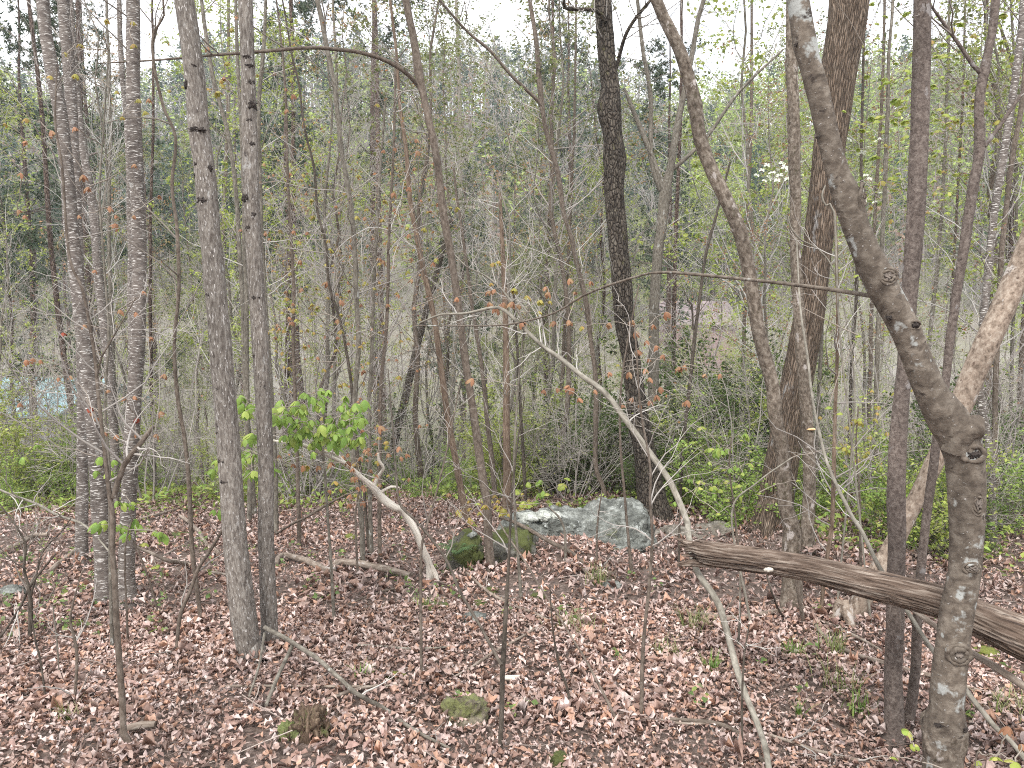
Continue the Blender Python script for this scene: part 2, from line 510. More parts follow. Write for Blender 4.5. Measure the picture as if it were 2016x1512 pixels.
# ================================================================== GROUND
def build_ground():
    xs = np.concatenate([-np.geomspace(600, 9, 26)[:-1], np.linspace(-9, 9, 226), np.geomspace(9, 600, 26)[1:]])
    ys = np.concatenate([np.linspace(-30, 1, 16)[:-1], np.linspace(1, 12, 170), np.linspace(12, 60, 130)[1:], np.linspace(60, 180, 60)[1:], np.linspace(180, 600, 15)[1:]])
    X, Y = np.meshgrid(xs, ys)
    Z = ground(X, Y)
    V = np.stack([X, Y, Z], -1).reshape(-1, 3)
    nx, ny = len(xs), len(ys)
    i = (np.arange(ny - 1)[:, None] * nx + np.arange(nx - 1)).ravel()
    F = np.stack([i, i + 1, i + nx + 1, i + nx], -1)
    a = Acc(); a.add(V, f4=F)
    o = link('forest_ground', a.mesh('forest_ground', SOIL, use_bark=False))
    tag(o, 'sloping forest floor falling into a valley and rising to the far hillside', 'ground', kind='structure')
build_ground()

# ------------------------------------------------------------------ leaf litter
LP = np.array([(.26, .175, .14), (.34, .25, .21), (.44, .345, .30), (.22, .14, .11), (.29, .19, .145), (.46, .38, .345), (.16, .11, .09),
               (.37, .27, .235), (.24, .16, .135), (.36, .22, .155), (.42, .33, .30)])
def litter(name, n, y0, y1, rows, smin, smax, seed, label, xy=None, lift=0.0):
    rs = np.random.RandomState(seed)
    y = np.sqrt(rs.uniform(y0 ** 2, y1 ** 2, n))
    x = rs.uniform(-.84, .84, n) * (y + 0.6)
    if xy is not None: x, y = xy[:, 0], xy[:, 1]
    else:
        pn = fbm(np.stack([x, y, 0 * x], -1) * 1.1, 77, 3)
        kp = (pn > -.22) | (rs.uniform(size=n) < .45)
        x, y = x[kp], y[kp]
    n = len(x)
    z = ground(x, y) + rs.uniform(0.0, 0.035, n) + lift * rs.uniform(0, 1, n)
    size = rs.uniform(smin, smax, n) * (1 + .35 * vnoise(np.stack([x, y, 0 * x], -1) * 2.2, 91)) * np.where(rs.uniform(size=n) < .06, 1.5, 1)
    t = np.linspace(-1, 1, rows)
    wprof = np.sqrt(np.clip(1 - np.abs(t) ** 2.2, 0, 1))
    if rows >= 5: wprof = wprof * np.array([1.0 if k % 2 else 0.74 for k in range(rows)])
    wprof = np.maximum(wprof, 0.05)
    u = np.array([-1.0, 0, 1.0])
    wr = rs.uniform(.30, .55, n)[:, None, None]
    Lx = t[None, :, None] * np.ones((n, 1, 3))
    Wx = wprof[None, :, None] * u[None, None, :] * wr * (1 + rs.uniform(-.25, .25, (n, rows, 3)))
    c1 = rs.normal(.7, 1.1, n)[:, None, None]; c2 = rs.normal(.05, .6, n)[:, None, None]; tw = rs.normal(0, .5, n)[:, None, None]
    Zz = c1 * Wx ** 2 / wr * 1.1 + c2 * Lx ** 2 * .6 + tw * Lx * Wx + rs.normal(0, .05, (n, rows, 3))
    Lx = Lx * (1 - .25 * np.abs(c2))
    loc = np.stack([Lx, Wx, Zz], -1) * (size * .5)[:, None, None, None]
    # random orientation, mostly flat
    yaw = rs.uniform(0, 2 * PI, n); tilt = np.abs(rs.normal(0, .5, n)); tdir = rs.uniform(0, 2 * PI, n)
    cy, sy = np.cos(yaw), np.sin(yaw)
    A = np.zeros((n, 3, 3))
    A[:, 0, 0] = cy; A[:, 0, 1] = -sy; A[:, 1, 0] = sy; A[:, 1, 1] = cy; A[:, 2, 2] = 1
    k = np.stack([np.cos(tdir), np.sin(tdir), 0 * tdir], -1)
    ct, st_ = np.cos(tilt)[:, None, None], np.sin(tilt)[:, None, None]
    K = np.zeros((n, 3, 3)); K[:, 0, 2] = k[:, 1]; K[:, 1, 2] = -k[:, 0]; K[:, 2, 0] = -k[:, 1]; K[:, 2, 1] = k[:, 0]
    I = np.eye(3)[None]
    Rm = I + st_ * K + (1 - ct) * (K @ K)
    Mx = Rm @ A
    W = np.einsum('nij,nrcj->nrci', Mx, loc)
    W += np.stack([x, y, z + size * .12 * rs.uniform(0.1, 1, n)], -1)[:, None, None, :]
    q = []
    for r in range(rows - 1):
        for c in range(2):
            q.append((r * 3 + c, r * 3 + c + 1, r * 3 + c + 4, r * 3 + c + 3))
    q = np.array(q)
    F = (q[None] + (np.arange(n) * rows * 3)[:, None, None]).reshape(-1, 4)
    pn = vnoise(np.stack([x, y, 0 * x], -1) * 1.3, 21)
    c = LP[rs.randint(0, len(LP), n)] * rs.uniform(.84, 1.28, (n, 1)) * np.array([1.27, 1.26, 1.27]) * (1 + .24 * pn)[:, None]
    a = Acc()
    bk = (loc * 60 + rs.uniform(0, 99, (n, 1, 1, 3))).reshape(-1, 3)
    a.add(W.reshape(-1, 3), f4=F, tint=np.repeat(c, rows * 3, 0), bark=bk)
    o = link(name, a.mesh(name, LITTER, use_tint=True))
    tag(o, label, 'leaf litter', kind='stuff')
litter('leaf_litter', 56000, 1.7, 5.0, 5, .024, .058, 1, 'curled brown and tan fallen leaves covering the near forest floor')
litter('leaf_litter', 84000, 4.9, 11.5, 3, .034, .07, 2, 'fallen brown leaves carpeting the clearing around the boulder')
litter('leaf_litter', 14000, 11.3, 30, 3, .12, .26, 3, 'fallen leaves thinly spread under the thicket beyond the clearing')
# ================================================================== TRACED STEMS
def path3(pts, d=None, dtop=None, base_on_ground=True):
    """photo-pixel points (x, y, width[, distance]) listed top to base -> world points with radius"""
    if d is None:
        d = hit(pts[-1][0], pts[-1][1])
    n = len(pts)
    dt = d if dtop is None else dtop
    ys = np.array([p[1] for p in pts], float); xs = np.array([p[0] for p in pts], float)
    s = np.concatenate([[0], np.cumsum(np.hypot(np.diff(xs), np.diff(ys)))]); s = s / max(s[-1], 1e-6)
    dist = dt + (d - dt) * s
    known = [k for k, p in enumerate(pts) if len(p) > 3]
    if known:
        kk, kv = [s[k] for k in known], [pts[k][3] for k in known]
        if 0 not in known and dtop is None: pass
        if n - 1 not in known: kk.append(1.0); kv.append(d)
        dist = np.interp(s, kk, kv)
    out = []
    for k, p in enumerate(pts):
        q, t = at(p[0], p[1], dist[k])
        out.append([*q, max(p[2], 1.0) / 2 / FPX * t])
    return np.array(out), d

BASES = []
def nsides(r):
    return 36 if r > .05 else 24 if r > .025 else 14 if r > .012 else 8 if r > .005 else 5

TWC = [(.36, .33, .30), (.27, .245, .22), (.44, .415, .38), (.19, .165, .14)]
def side_twigs(parent, o0, P, R, rs, n, ln, sub=3, pal=TWC, buds=None, nb=0, tmin=.15, rmin=.0014, up=.06, rmax=.009):
    """thin side branches with twigs as one part; optional small leaves at their ends"""
    Rc = np.minimum(R, rmax)
    b1, r1 = grow(P[None], Rc[None], n, ln, 1.0, up, .17, rs, tmin=tmin, tmax=.98, N=7, r0=.6, rmin=rmin * 1.4)
    b2, r2 = grow(b1, r1, sub, ln * .42, .75, .03, .2, rs, tmin=.25, N=5, r0=.6, rmin=rmin)
    a = Acc()
    c = np.array(pal)[rs.randint(0, len(pal))]
    tubes(a, b1, r1, 5, tint=c); tubes(a, b2, r2, 4, tint=np.array(c) * 1.1)
    link('branches', a.mesh('branches', TWIG, o0, use_tint=True), parent, kind='stuff')
    if buds is not None and nb:
        src = np.concatenate([b2[:, 2:].reshape(-1, 3), b1[:, 4:].reshape(-1, 3)])
        a = Acc()
        leaves(a, src[rs.randint(0, len(src), nb)], buds[1], rs, buds[0], aspect=.6, jit=.02)
        link('foliage', a.mesh('foliage', LEAF, o0, use_tint=True), parent, kind='stuff')

def stem(name, label, cat, bark, pts, d=None, dtop=None, up=None, twigs=None, group=None, flare=1.35, amp=None, seed=0,
         limbs=(), buds=None, nb=0, part='trunk', ground_it=True, knots=(), lumps=(), topcut=False):
    K, d = path3(pts, d, dtop)
    rs = np.random.RandomState(seed + 100)
    base = K[-1].copy()
    # carry on below ground
    if ground_it:
        g = float(ground(base[0], base[1]))
        if base[2] > g - .02:
            dirn = nrm(K[-1, :3] - K[-2, :3]); dirn[2] = min(dirn[2], -.5); dirn = nrm(dirn)
            steps = max(0.06, (base[2] - g))
            K = np.vstack([K, [*(base[:3] + dirn * (steps / max(-dirn[2], .3))), base[3] * flare]])
        K = np.vstack([K, [K[-1, 0], K[-1, 1], min(K[-1, 2], g) - .12, K[-1, 3] * (flare * .5 + .6)]])
    # carry on above the frame
    if up and pts[0][1] <= 12:
        k0 = K[0]; dirn = nrm(K[0, :3] - K[1, :3])
        ext = []
        p = k0[:3].copy(); r = k0[3]
        m = max(3, int(up / .9))
        for k in range(m):
            dirn = nrm(dirn * .9 + np.array([rs.normal() * .03, rs.normal() * .03, .12]))
            p = p + dirn * up / m; r2 = k0[3] * (1 - .88 * (k + 1) / m)
            ext.append([*p, r2])
        K = np.vstack([np.array(ext)[::-1], K])
    r_mid = float(np.median(K[:, 3]))
    C = catmull(K, max(.025, min(.12, r_mid * 1.1)))
    C = C[::-1]                               # base -> top
    o0 = np.array([C[0, 0], C[0, 1], float(ground(C[0, 0], C[0, 1]))]) if ground_it else C[0, :3].copy()
    t = thing(name, label, cat, o0, group=group)
    R = C[:, 3].copy()
    for (lx, ly, la, lw) in lumps:            # swellings: photo x,y, amount, width (m)
        q, _ = at(lx, ly, d)
        dd = np.linalg.norm(C[:, :3] - q, axis=1)
        R = R * (1 + la * np.exp(-(dd / lw) ** 2))
    if amp is None: amp = .10 if r_mid > .03 else .12 if r_mid > .012 else .10
    P = C[:, :3].copy()
    if r_mid < .03:                            # small natural wobble
        wob = np.stack([vnoise(P * 2.1, seed + 1), vnoise(P * 2.1, seed + 2), vnoise(P * 2.1, seed + 3)], -1)
        P = P + wob * np.minimum(.011, r_mid * .7)
    a = Acc()
    tubes(a, P, R, nsides(r_mid), bseed=seed, amp=amp, freq=max(6, .55 / max(r_mid, .004)))
    if ground_it: BASES.append((o0[0], o0[1], max(r_mid, .01)))
    if r_mid > .026 and ground_it:
        m0 = rs.uniform(0, 6.28); nr = 5
        for q_ in range(nr):
            an = m0 + q_ * 2 * PI / nr + rs.uniform(-.4, .4); L_r = r_mid * rs.uniform(1.6, 3.2)
            s_ = np.linspace(0, 1, 7)
            rx = o0[0] + np.cos(an) * (r_mid * .35 + s_ * L_r); ry = o0[1] + np.sin(an) * (r_mid * .35 + s_ * L_r)
            rz_ = ground(rx, ry) + r_mid * (1.9 * (1 - s_) ** 2.2 - .45 * s_)
            ra = Acc(); tubes(ra, np.stack([rx, ry, rz_], -1), r_mid * (.62 - .42 * s_), 12, bseed=seed + q_, amp=.2, freq=14, ref=(.1, .1, 1.0))
            link('root', ra.mesh('root', BK[bark], o0), t)
    for lp in limbs:
        lk, _ = path3(lp, lp[-1][3] if len(lp[-1]) > 3 else d, lp[0][3] if len(lp[0]) > 3 else None)
        lc = catmull(lk, .05)[::-1]
        la_ = Acc(); tubes(la_, lc[:, :3], lc[:, 3], nsides(float(lc[:, 3].mean())), bseed=seed + 7, amp=.1, freq=14)
        link('limb', la_.mesh('limb', BK[bark], o0), t)
        if twigs:
            side_twigs(t, o0, lc[:, :3], lc[:, 3], rs, max(3, twigs[0] // 3), twigs[1] * .8, tmin=.3)
    link(part, a.mesh(part, BK[bark], o0), t)
    if twigs:
        side_twigs(t, o0, P, R, rs, twigs[0], twigs[1], twigs[2] if len(twigs) > 2 else 3, buds=buds, nb=nb, tmin=twigs[3] if len(twigs) > 3 else .15)
    for (kx, ky, ks, kh) in knots:            # dark branch scars standing proud of the bark
        q, tt = at(kx, ky, d)
        i = int(np.argmin(np.linalg.norm(P - q, axis=1)))
        tocam = nrm(CAM - q); side = q - P[i]; side[1] = 0
        s = ks / 2 / FPX * tt; hh = kh / 2 / FPX * tt
        rr = R[i] * 1.0
        lat = np.clip(np.linalg.norm(side) / rr, 0, .9) * np.sign(side[0])
        cpt = P[i] + np.array([lat * rr, -rr * math.sqrt(1 - lat * lat) * .95, 0]); cpt[2] = q[2]
        me = blob_mesh('knot', KNOT, (s * 1.0, s * .24, hh * 1.0), seed + int(kx), .85, 4, 5.5)
        k = link('knot', me, t, cpt - o0)
        k.rotation_euler = (0, 0, math.asin(lat) if abs(lat) < 1 else 0)
    return t, P, R, d, o0

def ico(sub):
    bm = bmesh.new(); bmesh.ops.create_icosphere(bm, subdivisions=sub, radius=1.0)
    V = np.array([v.co[:] for v in bm.verts]); F = np.array([[v.index for v in f.verts] for f in bm.faces]); bm.free()
    return V, F
_ICO = {k: ico(k) for k in (2, 3, 4, 5, 6)}
def blob_verts(rad, seed, amp, sub, freq, squash=0.0):
    V, F = _ICO[sub]
    n = fbm(V * freq * .5 + seed * 3.1, seed, 5)
    hf = np.clip(1 - np.abs(fbm(V * freq * 1.9 + 80 + seed, seed + 4, 4)) * 3.2, 0, 1)
    rid = 1 - np.abs(fbm(V * freq * .9 + 40 + seed, seed + 9, 4)) * 2.2
    W = V * (1 + amp * n * 1.5 - amp * .45 * np.clip(rid, 0, 1)[..., None][:, 0] - amp * .32 * hf)[:, None]
    if squash: W = np.sign(W) * np.abs(W) ** (1 - squash)
    return W * np.array(rad), F
def blob_mesh(name, mat, rad, seed, amp=.25, sub=4, freq=2.0, squash=0.0):
    W, F = blob_verts(rad, seed, amp, sub, freq, squash)
    a = Acc(); a.add(W, f3=F)
    return a.mesh(name, mat, use_bark=False)

KNOT = plain_mat('bark_scar', (.035, .027, .023), .95, noise=.7, nsc=60)
KNOT_B = plain_mat('burl_bark', (.15, .125, .105), .9, noise=.5, nsc=45)

GRN = [(.17, .27, .055), (.22, .33, .07), (.13, .22, .05), (.28, .36, .08)]
YGR = [(.26, .32, .07), (.34, .38, .09), (.20, .26, .06), (.38, .36, .10)]
ORG = [(.42, .20, .09), (.36, .20, .08), (.30, .22, .08), (.46, .24, .12)]

# ---- trunks on the left -------------------------------------------------
stem('tree', 'dark grey trunk with pale dashes, leaning left, front stem of the far-left clump', 'tree', 'len',
     [(84, 0, 23), (101, 128, 25), (117, 215, 25), (132, 340, 26), (141, 451, 27), (160, 621, 28), (174, 743, 30), (186, 850, 30), (198, 1000, 33), (203, 1100, 33), (206, 1180, 38), (207, 1192, 50)],
     up=6, seed=1, twigs=(26, 1.1, 3, .35), amp=.10)
stem('tree', 'pale-dashed grey trunk standing just behind the front stem at far left, base hidden by twigs', 'tree', 'len',
     [(125, 0, 22), (135, 121, 22), (146, 312, 20), (153, 486, 20), (160, 650, 20), (163, 800, 21), (162, 951, 21), (161, 1074, 24), (161, 1112, 34)],
     up=6, seed=2, twigs=(24, 1.2, 3, .35))
stem('tree', 'slim grey trunk rising between the two broader dashed trunks at left', 'tree', 'len',
     [(138, 0, 11), (150, 173, 13), (167, 312, 15), (184, 416, 17), (193, 530, 17), (205, 640, 18), (217, 743, 18), (225, 880, 16), (229, 1040, 18)],
     d=9.0, up=6, seed=3, twigs=(20, 1.2, 3, .35))
stem('tree', 'straight grey trunk with dense pale dashes, mossy at its flared foot', 'tree', 'len',
     [(262, 0, 25), (262, 174, 26), (267, 312, 27), (274, 486, 27), (271, 674, 27), (262, 812, 28), (255, 951, 28), (252, 1040, 29), (249, 1126, 31), (250, 1178, 38), (252, 1190, 52)],
     up=6, seed=4, twigs=(24, 1.2, 3, .35))
stem('tree', 'thin stem running up close along the left side of the straight dashed trunk', 'tree', 'len',
     [(236, 0, 9), (240, 104, 10), (248, 226, 10), (253, 312, 11), (258, 450, 11), (259, 700, 12), (262, 1050, 14)], d=8.6, up=5, seed=5, twigs=(16, 1.1, 3, .4))
t8, P8, R8, d8, _ = stem('tree', 'thickest light grey trunk on the left, dark knots down its length, leaning left', 'tree', 'dash',
     [(363, 0, 38), (382, 139, 38), (392, 260, 39), (404, 347, 40), (413, 451, 40), (418, 500, 40), (431, 639, 41), (439, 743, 43), (448, 847, 43), (455, 951, 44), (462, 1056, 45), (469, 1126, 47), (480, 1213, 50), (489, 1270, 46), (494, 1303, 42)],
     up=7, seed=8, twigs=(16, 1.0, 3, .72), flare=1.0, amp=.07,
     knots=[(371, 170, 16, 24), (385, 134, 12, 8), (396, 260, 34, 12), (396, 326, 9, 9), (411, 333, 11, 13), (384, 347, 11, 12), (406, 396, 20, 15), (420, 431, 9, 6), (424, 580, 15, 10),
            (436, 850, 15, 11), (444, 905, 15, 10), (452, 944, 16, 12), (430, 700, 12, 10), (440, 765, 10, 8), (466, 1055, 14, 6)])
t9, P9, R9, d9, _ = stem('tree', 'slightly thinner light grey trunk with black knots, right of the thickest left trunk', 'tree', 'dash',
     [(483, 0, 29), (486, 70, 27), (488, 139, 27), (491, 243, 29), (495, 382, 31), (500, 486, 31), (505, 569, 31), (514, 708, 32), (521, 847, 30), (524, 951, 30), (523, 1022, 30), (526, 1126, 31), (530, 1230, 33), (531, 1270, 38), (532, 1284, 46)],
     up=7, seed=9, twigs=(16, 1.0, 3, .72), amp=.07,
     knots=[(488, 115, 16, 10), (488, 132, 17, 11), (495, 165, 15, 11), (490, 208, 20, 20), (493, 240, 11, 9), (495, 286, 12, 10), (491, 339, 9, 12), (495, 392, 24, 18), (493, 450, 13, 12), (503, 424, 10, 8), (507, 587, 16, 12),
            (521, 760, 10, 9), (508, 700, 9, 8)])
stem('sapling', 'thin wavy sapling rising between the dashed trunks and the knotty grey pair', 'sapling', 'brown',
     [(321, 0, 4), (323, 31, 4), (302, 73, 5), (305, 132, 6), (323, 208, 6), (347, 271, 6), (340, 364, 7), (349, 451, 7), (352, 569, 7), (342, 674, 7), (347, 778, 8), (361, 865, 8), (373, 951, 9), (377, 1008, 9), (380, 1091, 9), (392, 1195, 9), (395, 1237, 9)],
     up=2.5, seed=10, twigs=(14, .8, 3, .3))
stem('sapling', 'nearest bare sapling at left, olive-grey, kinked at its foot, two stems above', 'sapling', 'brown',
     [(111, 132, 3), (108, 243, 4), (122, 330, 5), (137, 503, 5), (163, 569, 6), (177, 639, 6), (188, 708, 7), (194, 778, 7), (205, 882, 8), (214, 962, 9), (222, 1020, 11), (221, 1074, 11), (226, 1143, 12), (231, 1247, 12), (240, 1369, 13), (244, 1449, 14), (255, 1466, 14), (252, 1498, 13)],
     seed=11, twigs=(15, .55, 3, .4), limbs=[[(303, 838, 7), (278, 871, 10), (243, 917, 11), (224, 980, 12)], [(268, 585, 2), (225, 660, 3), (201, 700, 4), (190, 740, 4)]])
stem('sapling', 'bare dark stick-like sapling leaning right beneath the thick grey trunk', 'sapling', 'brown',
     [(439, 1039, 5), (417, 1077, 6), (392, 1115, 7), (375, 1160, 7), (354, 1213, 8), (347, 1296, 8)], seed=12, twigs=(4, .3, 2))
stem('sapling', 'slim grey stem standing directly left of the knotty right-hand trunk', 'sapling', 'grey',
     [(465, 0, 6), (469, 139, 7), (476, 278, 7), (479, 382, 8), (484, 560, 8), (487, 800, 9), (492, 1005, 10)], d=8.0, up=4, seed=13, twigs=(16, .9, 3))
stem('sapling', 'grey stem rising close against the right flank of the thick knotty trunk', 'sapling', 'grey',
     [(397, 0, 7), (417, 139, 8), (434, 208, 8), (448, 260, 8), (462, 347, 8), (472, 486, 9), (479, 639, 9), (483, 743, 9), (492, 900, 10), (500, 1008, 10)], d=8.4, up=4, seed=14, twigs=(18, 1., 3), buds=(ORG, .03), nb=120)
stem('tree', 'slim straight trunk with a thin twin just right of the knotty pair', 'tree', 'grey',
     [(524, 0, 6), (517, 122, 8), (510, 226, 8), (512, 420, 9), (528, 700, 10), (541, 900, 10), (543, 1050, 11)], d=7.4, up=4, seed=15, twigs=(18, 1., 3))
stem('sapling', 'very thin dark curved sapling with fine twigs right of the knotty pair', 'sapling', 'dark',
     [(557, 0, 3), (573, 104, 4), (587, 163, 4), (597, 243, 4), (618, 330, 5), (625, 417, 5), (642, 486, 5), (648, 560, 5), (672, 639, 5), (690, 743, 6), (700, 860, 6), (716, 960, 6), (722, 1040, 6)], d=6.6, up=2, seed=16, twigs=(24, .8, 4, .2))
stem('tree', 'slim grey-brown trunk standing at the left edge of the clearing behind the bleached branch', 'tree', 'grey',
     [(625, 0, 9), (642, 87, 9), (660, 174, 9), (674, 295, 9), (688, 382, 9), (698, 486, 9), (702, 535, 9), (705, 673, 10), (698, 778, 10), (697, 882, 11), (705, 951, 11), (713, 1060, 10), (714, 1117, 11)],
     up=4, seed=17, twigs=(26, 1.1, 3, .25), buds=(ORG, .03), nb=160)
stem('sapling', 'thin upright stem beside the slim trunk at the clearing edge, foot in the leaves', 'sapling', 'brown',
     [(780, 97, 4), (775, 300, 5), (766, 480, 6), (761, 639, 7), (752, 743, 7), (747, 882, 8), (747, 987, 8), (747, 1108, 8)], seed=18, twigs=(18, .9, 3), buds=(ORG, .03), nb=100)
stem('pine_tree', 'tall distant pine stem with reddish bark, upright above the clearing', 'pine tree', 'pine',
     [(738, 0, 7), (741, 100, 8), (743, 243, 10), (745, 382, 10), (748, 520, 11), (752, 700, 12), (756, 860, 13)], d=22, up=6, seed=19, twigs=(24, 2.2, 3, .3), ground_it=True)
t11, P11, R11, d11, _ = stem('tree', 'slender grey-brown tree at the mossy rock, leaning left, with a high arching branch', 'tree', 'brown',
     [(799, 0, 14), (813, 69, 15), (825, 149, 18), (834, 191, 14), (844, 236, 14), (861, 312, 14), (872, 399, 16), (886, 486, 15), (891, 517, 15), (903, 604, 14), (913, 691, 15), (927, 778, 15), (940, 865, 16), (952, 951, 17), (959, 987, 17), (962, 1056, 17), (966, 1115, 18), (966, 1130, 22)],
     up=4, seed=20, twigs=(14, .9, 3, .3), limbs=[[(191, 125, 2, 5.0), (312, 118, 4), (417, 109, 5), (521, 101, 7), (608, 94, 7), (660, 97, 8), (712, 104, 8), (764, 121, 9), (806, 149, 9), (830, 178, 9, 5.9)]])
stem('tree', 'thin pinkish-brown leaning stem parallel to and left of the slender rock-side tree', 'tree', 'rust',
     [(768, 0, 5), (780, 97, 6), (788, 208, 7), (799, 295, 8), (809, 399, 9), (823, 486, 10), (830, 517, 11), (847, 587, 11), (861, 656, 11), (872, 760, 12), (886, 847, 12), (903, 934, 13), (917, 1014, 14), (920, 1036, 15)],
     up=3, seed=21, twigs=(20, 1., 3, .2), buds=(ORG, .03), nb=120)
stem('tree', 'dark leaning stem crossing low behind the pinkish-brown tree', 'tree', 'dark',
     [(890, 430, 8), (865, 517, 11), (843, 600, 12), (823, 674, 14), (799, 778, 15), (778, 865, 16), (768, 960, 16)], d=14, seed=22, twigs=(16, 1.2, 3))
stem('tree', 'slim bowed stem just right of the slender rock-side tree', 'tree', 'brown',
     [(893, 330, 4), (900, 399, 5), (917, 503, 6), (927, 587, 7), (938, 656, 8), (952, 743, 8), (959, 830, 9), (969, 899, 10), (978, 1003, 11)], seed=23, twigs=(18, .9, 3))
stem('tree', 'broader brown upright trunk at the left end of the boulder', 'tree', 'rust',
     [(984, 380, 6), (990, 500, 9), (995, 622, 11), (997, 743, 13), (997, 847, 14), (999, 934, 17), (997, 1014, 19)], seed=24, twigs=(24, 1., 3, .3))
stem('sapling', 'dark crooked thin stem behind the boulder, right of the brown upright trunk', 'sapling', 'dark',
     [(1008, 560, 4), (1018, 680, 5), (1024, 780, 6), (1028, 850, 6), (1031, 930, 7), (1035, 1003, 7)], seed=25, twigs=(14, .8, 3))
stem('tree', 'long thin crooked tree in the middle distance, diagonal bough to upper left', 'tree', 'brown',
     [(1042, 0, 8), (1056, 87, 9), (1063, 174, 11), (1073, 243, 9), (1090, 312, 10), (1101, 365, 10), (1108, 417, 9), (1125, 469, 9), (1132, 500, 9), (1153, 587, 10), (1163, 656, 9), (1170, 726, 9), (1174, 812, 10), (1174, 917, 9), (1188, 962, 9), (1192, 990, 9)],
     d=9.0, up=4, seed=26, twigs=(26, 1.3, 3, .2), limbs=[[(865, 0, 5, 8.6), (920, 62, 5), (966, 101, 6), (1007, 149, 6), (1059, 198, 7), (1070, 215, 8, 9.0)]], buds=(YGR, .03), nb=120)
# ---- dark rough tree behind the boulder --------------------------------
stem('tree', 'dark scaly-barked tree rising behind the boulder, broadest at its root', 'tree', 'rough',
     [(1186, 0, 34), (1191, 69, 34), (1195, 121, 33), (1202, 174, 36), (1198, 208, 42), (1205, 260, 38), (1209, 312, 43), (1210, 382, 38), (1215, 451, 38), (1219, 500, 38), (1226, 569, 40), (1229, 639, 37), (1243, 708, 37), (1250, 778, 38), (1261, 847, 42), (1276, 930, 50), (1284, 985, 60), (1290, 1024, 82)],
     up=8, d=8.3, seed=27, twigs=(26, 1.5, 3, .25), amp=.17,
     limbs=[[(1281, 0, 6, 8.0), (1247, 42, 7), (1229, 76, 7), (1215, 128, 8), (1207, 150, 9, 8.3)], [(1110, -4, 6, 8.0), (1111, 16, 7), (1174, 21, 8), (1192, 42, 9, 8.2)]],
     lumps=[(1190, 218, .18, .12), (1222, 300, .12, .12)])
stem('tree', 'grey tree forking into a narrow Y, right of the dark scaly tree', 'tree', 'grey',
     [(1385, 0, 9), (1375, 35, 9), (1361, 115, 10), (1347, 184, 11), (1334, 243, 13), (1320, 330, 15), (1309, 382, 22), (1302, 451, 20), (1295, 500, 20), (1288, 604, 20), (1287, 743, 21), (1285, 812, 21), (1290, 930, 23), (1296, 1010, 26)],
     d=10.5, up=5, seed=28, twigs=(30, 1.5, 3, .3),
     limbs=[[(1229, 174, 5), (1250, 226, 9), (1278, 295, 11), (1299, 354, 13), (1306, 378, 15)], [(1542, 97, 4), (1455, 181, 6), (1396, 264, 7), (1350, 312, 8), (1322, 335, 9)],
            [(1255, 0, 7), (1266, 100, 8), (1281, 191, 9), (1282, 312, 9), (1300, 375, 10)]])
stem('sapling', 'thin dark forked sapling standing just left of the leaning mottled tree', 'sapling', 'dark',
     [(1436, 320, 4), (1412, 420, 5), (1389, 500, 6), (1378, 587, 6), (1368, 656, 7), (1361, 726, 7), (1354, 795, 7), (1347, 865, 7), (1340, 951, 7), (1338, 1010, 7)], seed=29, twigs=(16, .9, 3),
     limbs=[[(1352, 588, 3), (1362, 600, 4), (1364, 650, 4)]], buds=(ORG, .035), nb=50)
# ---- right hand group ---------------------------------------------------
stem('tree', 'mottled grey-brown tree leaning left across the middle right, in front of the oak', 'tree', 'mott',
     [(1292, 0, 22), (1316, 52, 24), (1337, 97, 24), (1354, 149, 25), (1368, 208, 26), (1378, 271, 26), (1399, 330, 26), (1424, 382, 27), (1448, 434, 27), (1465, 486, 26), (1483, 587, 25), (1493, 649, 26), (1507, 708, 26), (1521, 760, 25), (1528, 830, 27), (1542, 899, 28), (1545, 986, 28), (1558, 1040, 33), (1557, 1100, 35), (1559, 1154, 38), (1557, 1190, 46), (1556, 1204, 60)],
     up=6, seed=30, twigs=(16, 1., 3, .45), lumps=[(1368, 208, .12, .05), (1445, 455, .12, .05), (1524, 800, .10, .04)])
stem('tree', 'narrow moss-flecked trunk overlapping the left side of the oak, small shelf fungus on it', 'tree', 'mott',
     [(1558, 0, 20), (1559, 69, 22), (1560, 139, 23), (1563, 243, 23), (1564, 312, 23), (1566, 382, 22), (1566, 486, 20), (1569, 552, 22), (1576, 656, 22), (1583, 743, 24), (1590, 847, 24), (1594, 951, 24), (1591, 1020, 25), (1590, 1085, 30)],
     d=6.6, up=6, seed=31, twigs=(12, .9, 3, .5), amp=.16)
stem('oak_tree', 'biggest trunk at right, reddish ridged bark, leaning right toward the sky', 'oak tree', 'ridge',
     [(1672, 0, 75), (1663, 69, 72), (1649, 156, 68), (1639, 243, 63), (1628, 330, 58), (1618, 417, 56), (1608, 503, 55), (1601, 569, 55), (1587, 656, 57), (1570, 743, 59), (1556, 812, 60), (1541, 899, 63), (1527, 986, 68), (1520, 1030, 78), (1518, 1052, 96)],
     d=7.6, up=9, seed=32, twigs=(16, 1.4, 3, .55), amp=.06)
stem('tree', 'slim brown trunk far right of the oak, dark rings, forked twice near the top', 'tree', 'fine',
     [(1963, 0, 16), (1951, 87, 16), (1937, 149, 19), (1927, 208, 17), (1927, 295, 20), (1913, 382, 20), (1899, 486, 19), (1885, 569, 17), (1871, 656, 17), (1861, 743, 16), (1852, 810, 16), (1840, 865, 17), (1830, 934, 17), (1823, 1004, 16), (1816, 1108, 17), (1806, 1213, 18), (1797, 1334, 19), (1788, 1425, 21), (1784, 1452, 26)],
     d=3.42, up=4, seed=33, twigs=(9, .5, 3, .5), limbs=[[(1832, 10, 5), (1850, 35, 6), (1890, 90, 7), (1915, 128, 8), (1930, 142, 9)], [(2060, 120, 6), (2016, 178, 7), (1965, 253, 8), (1938, 288, 10)]])
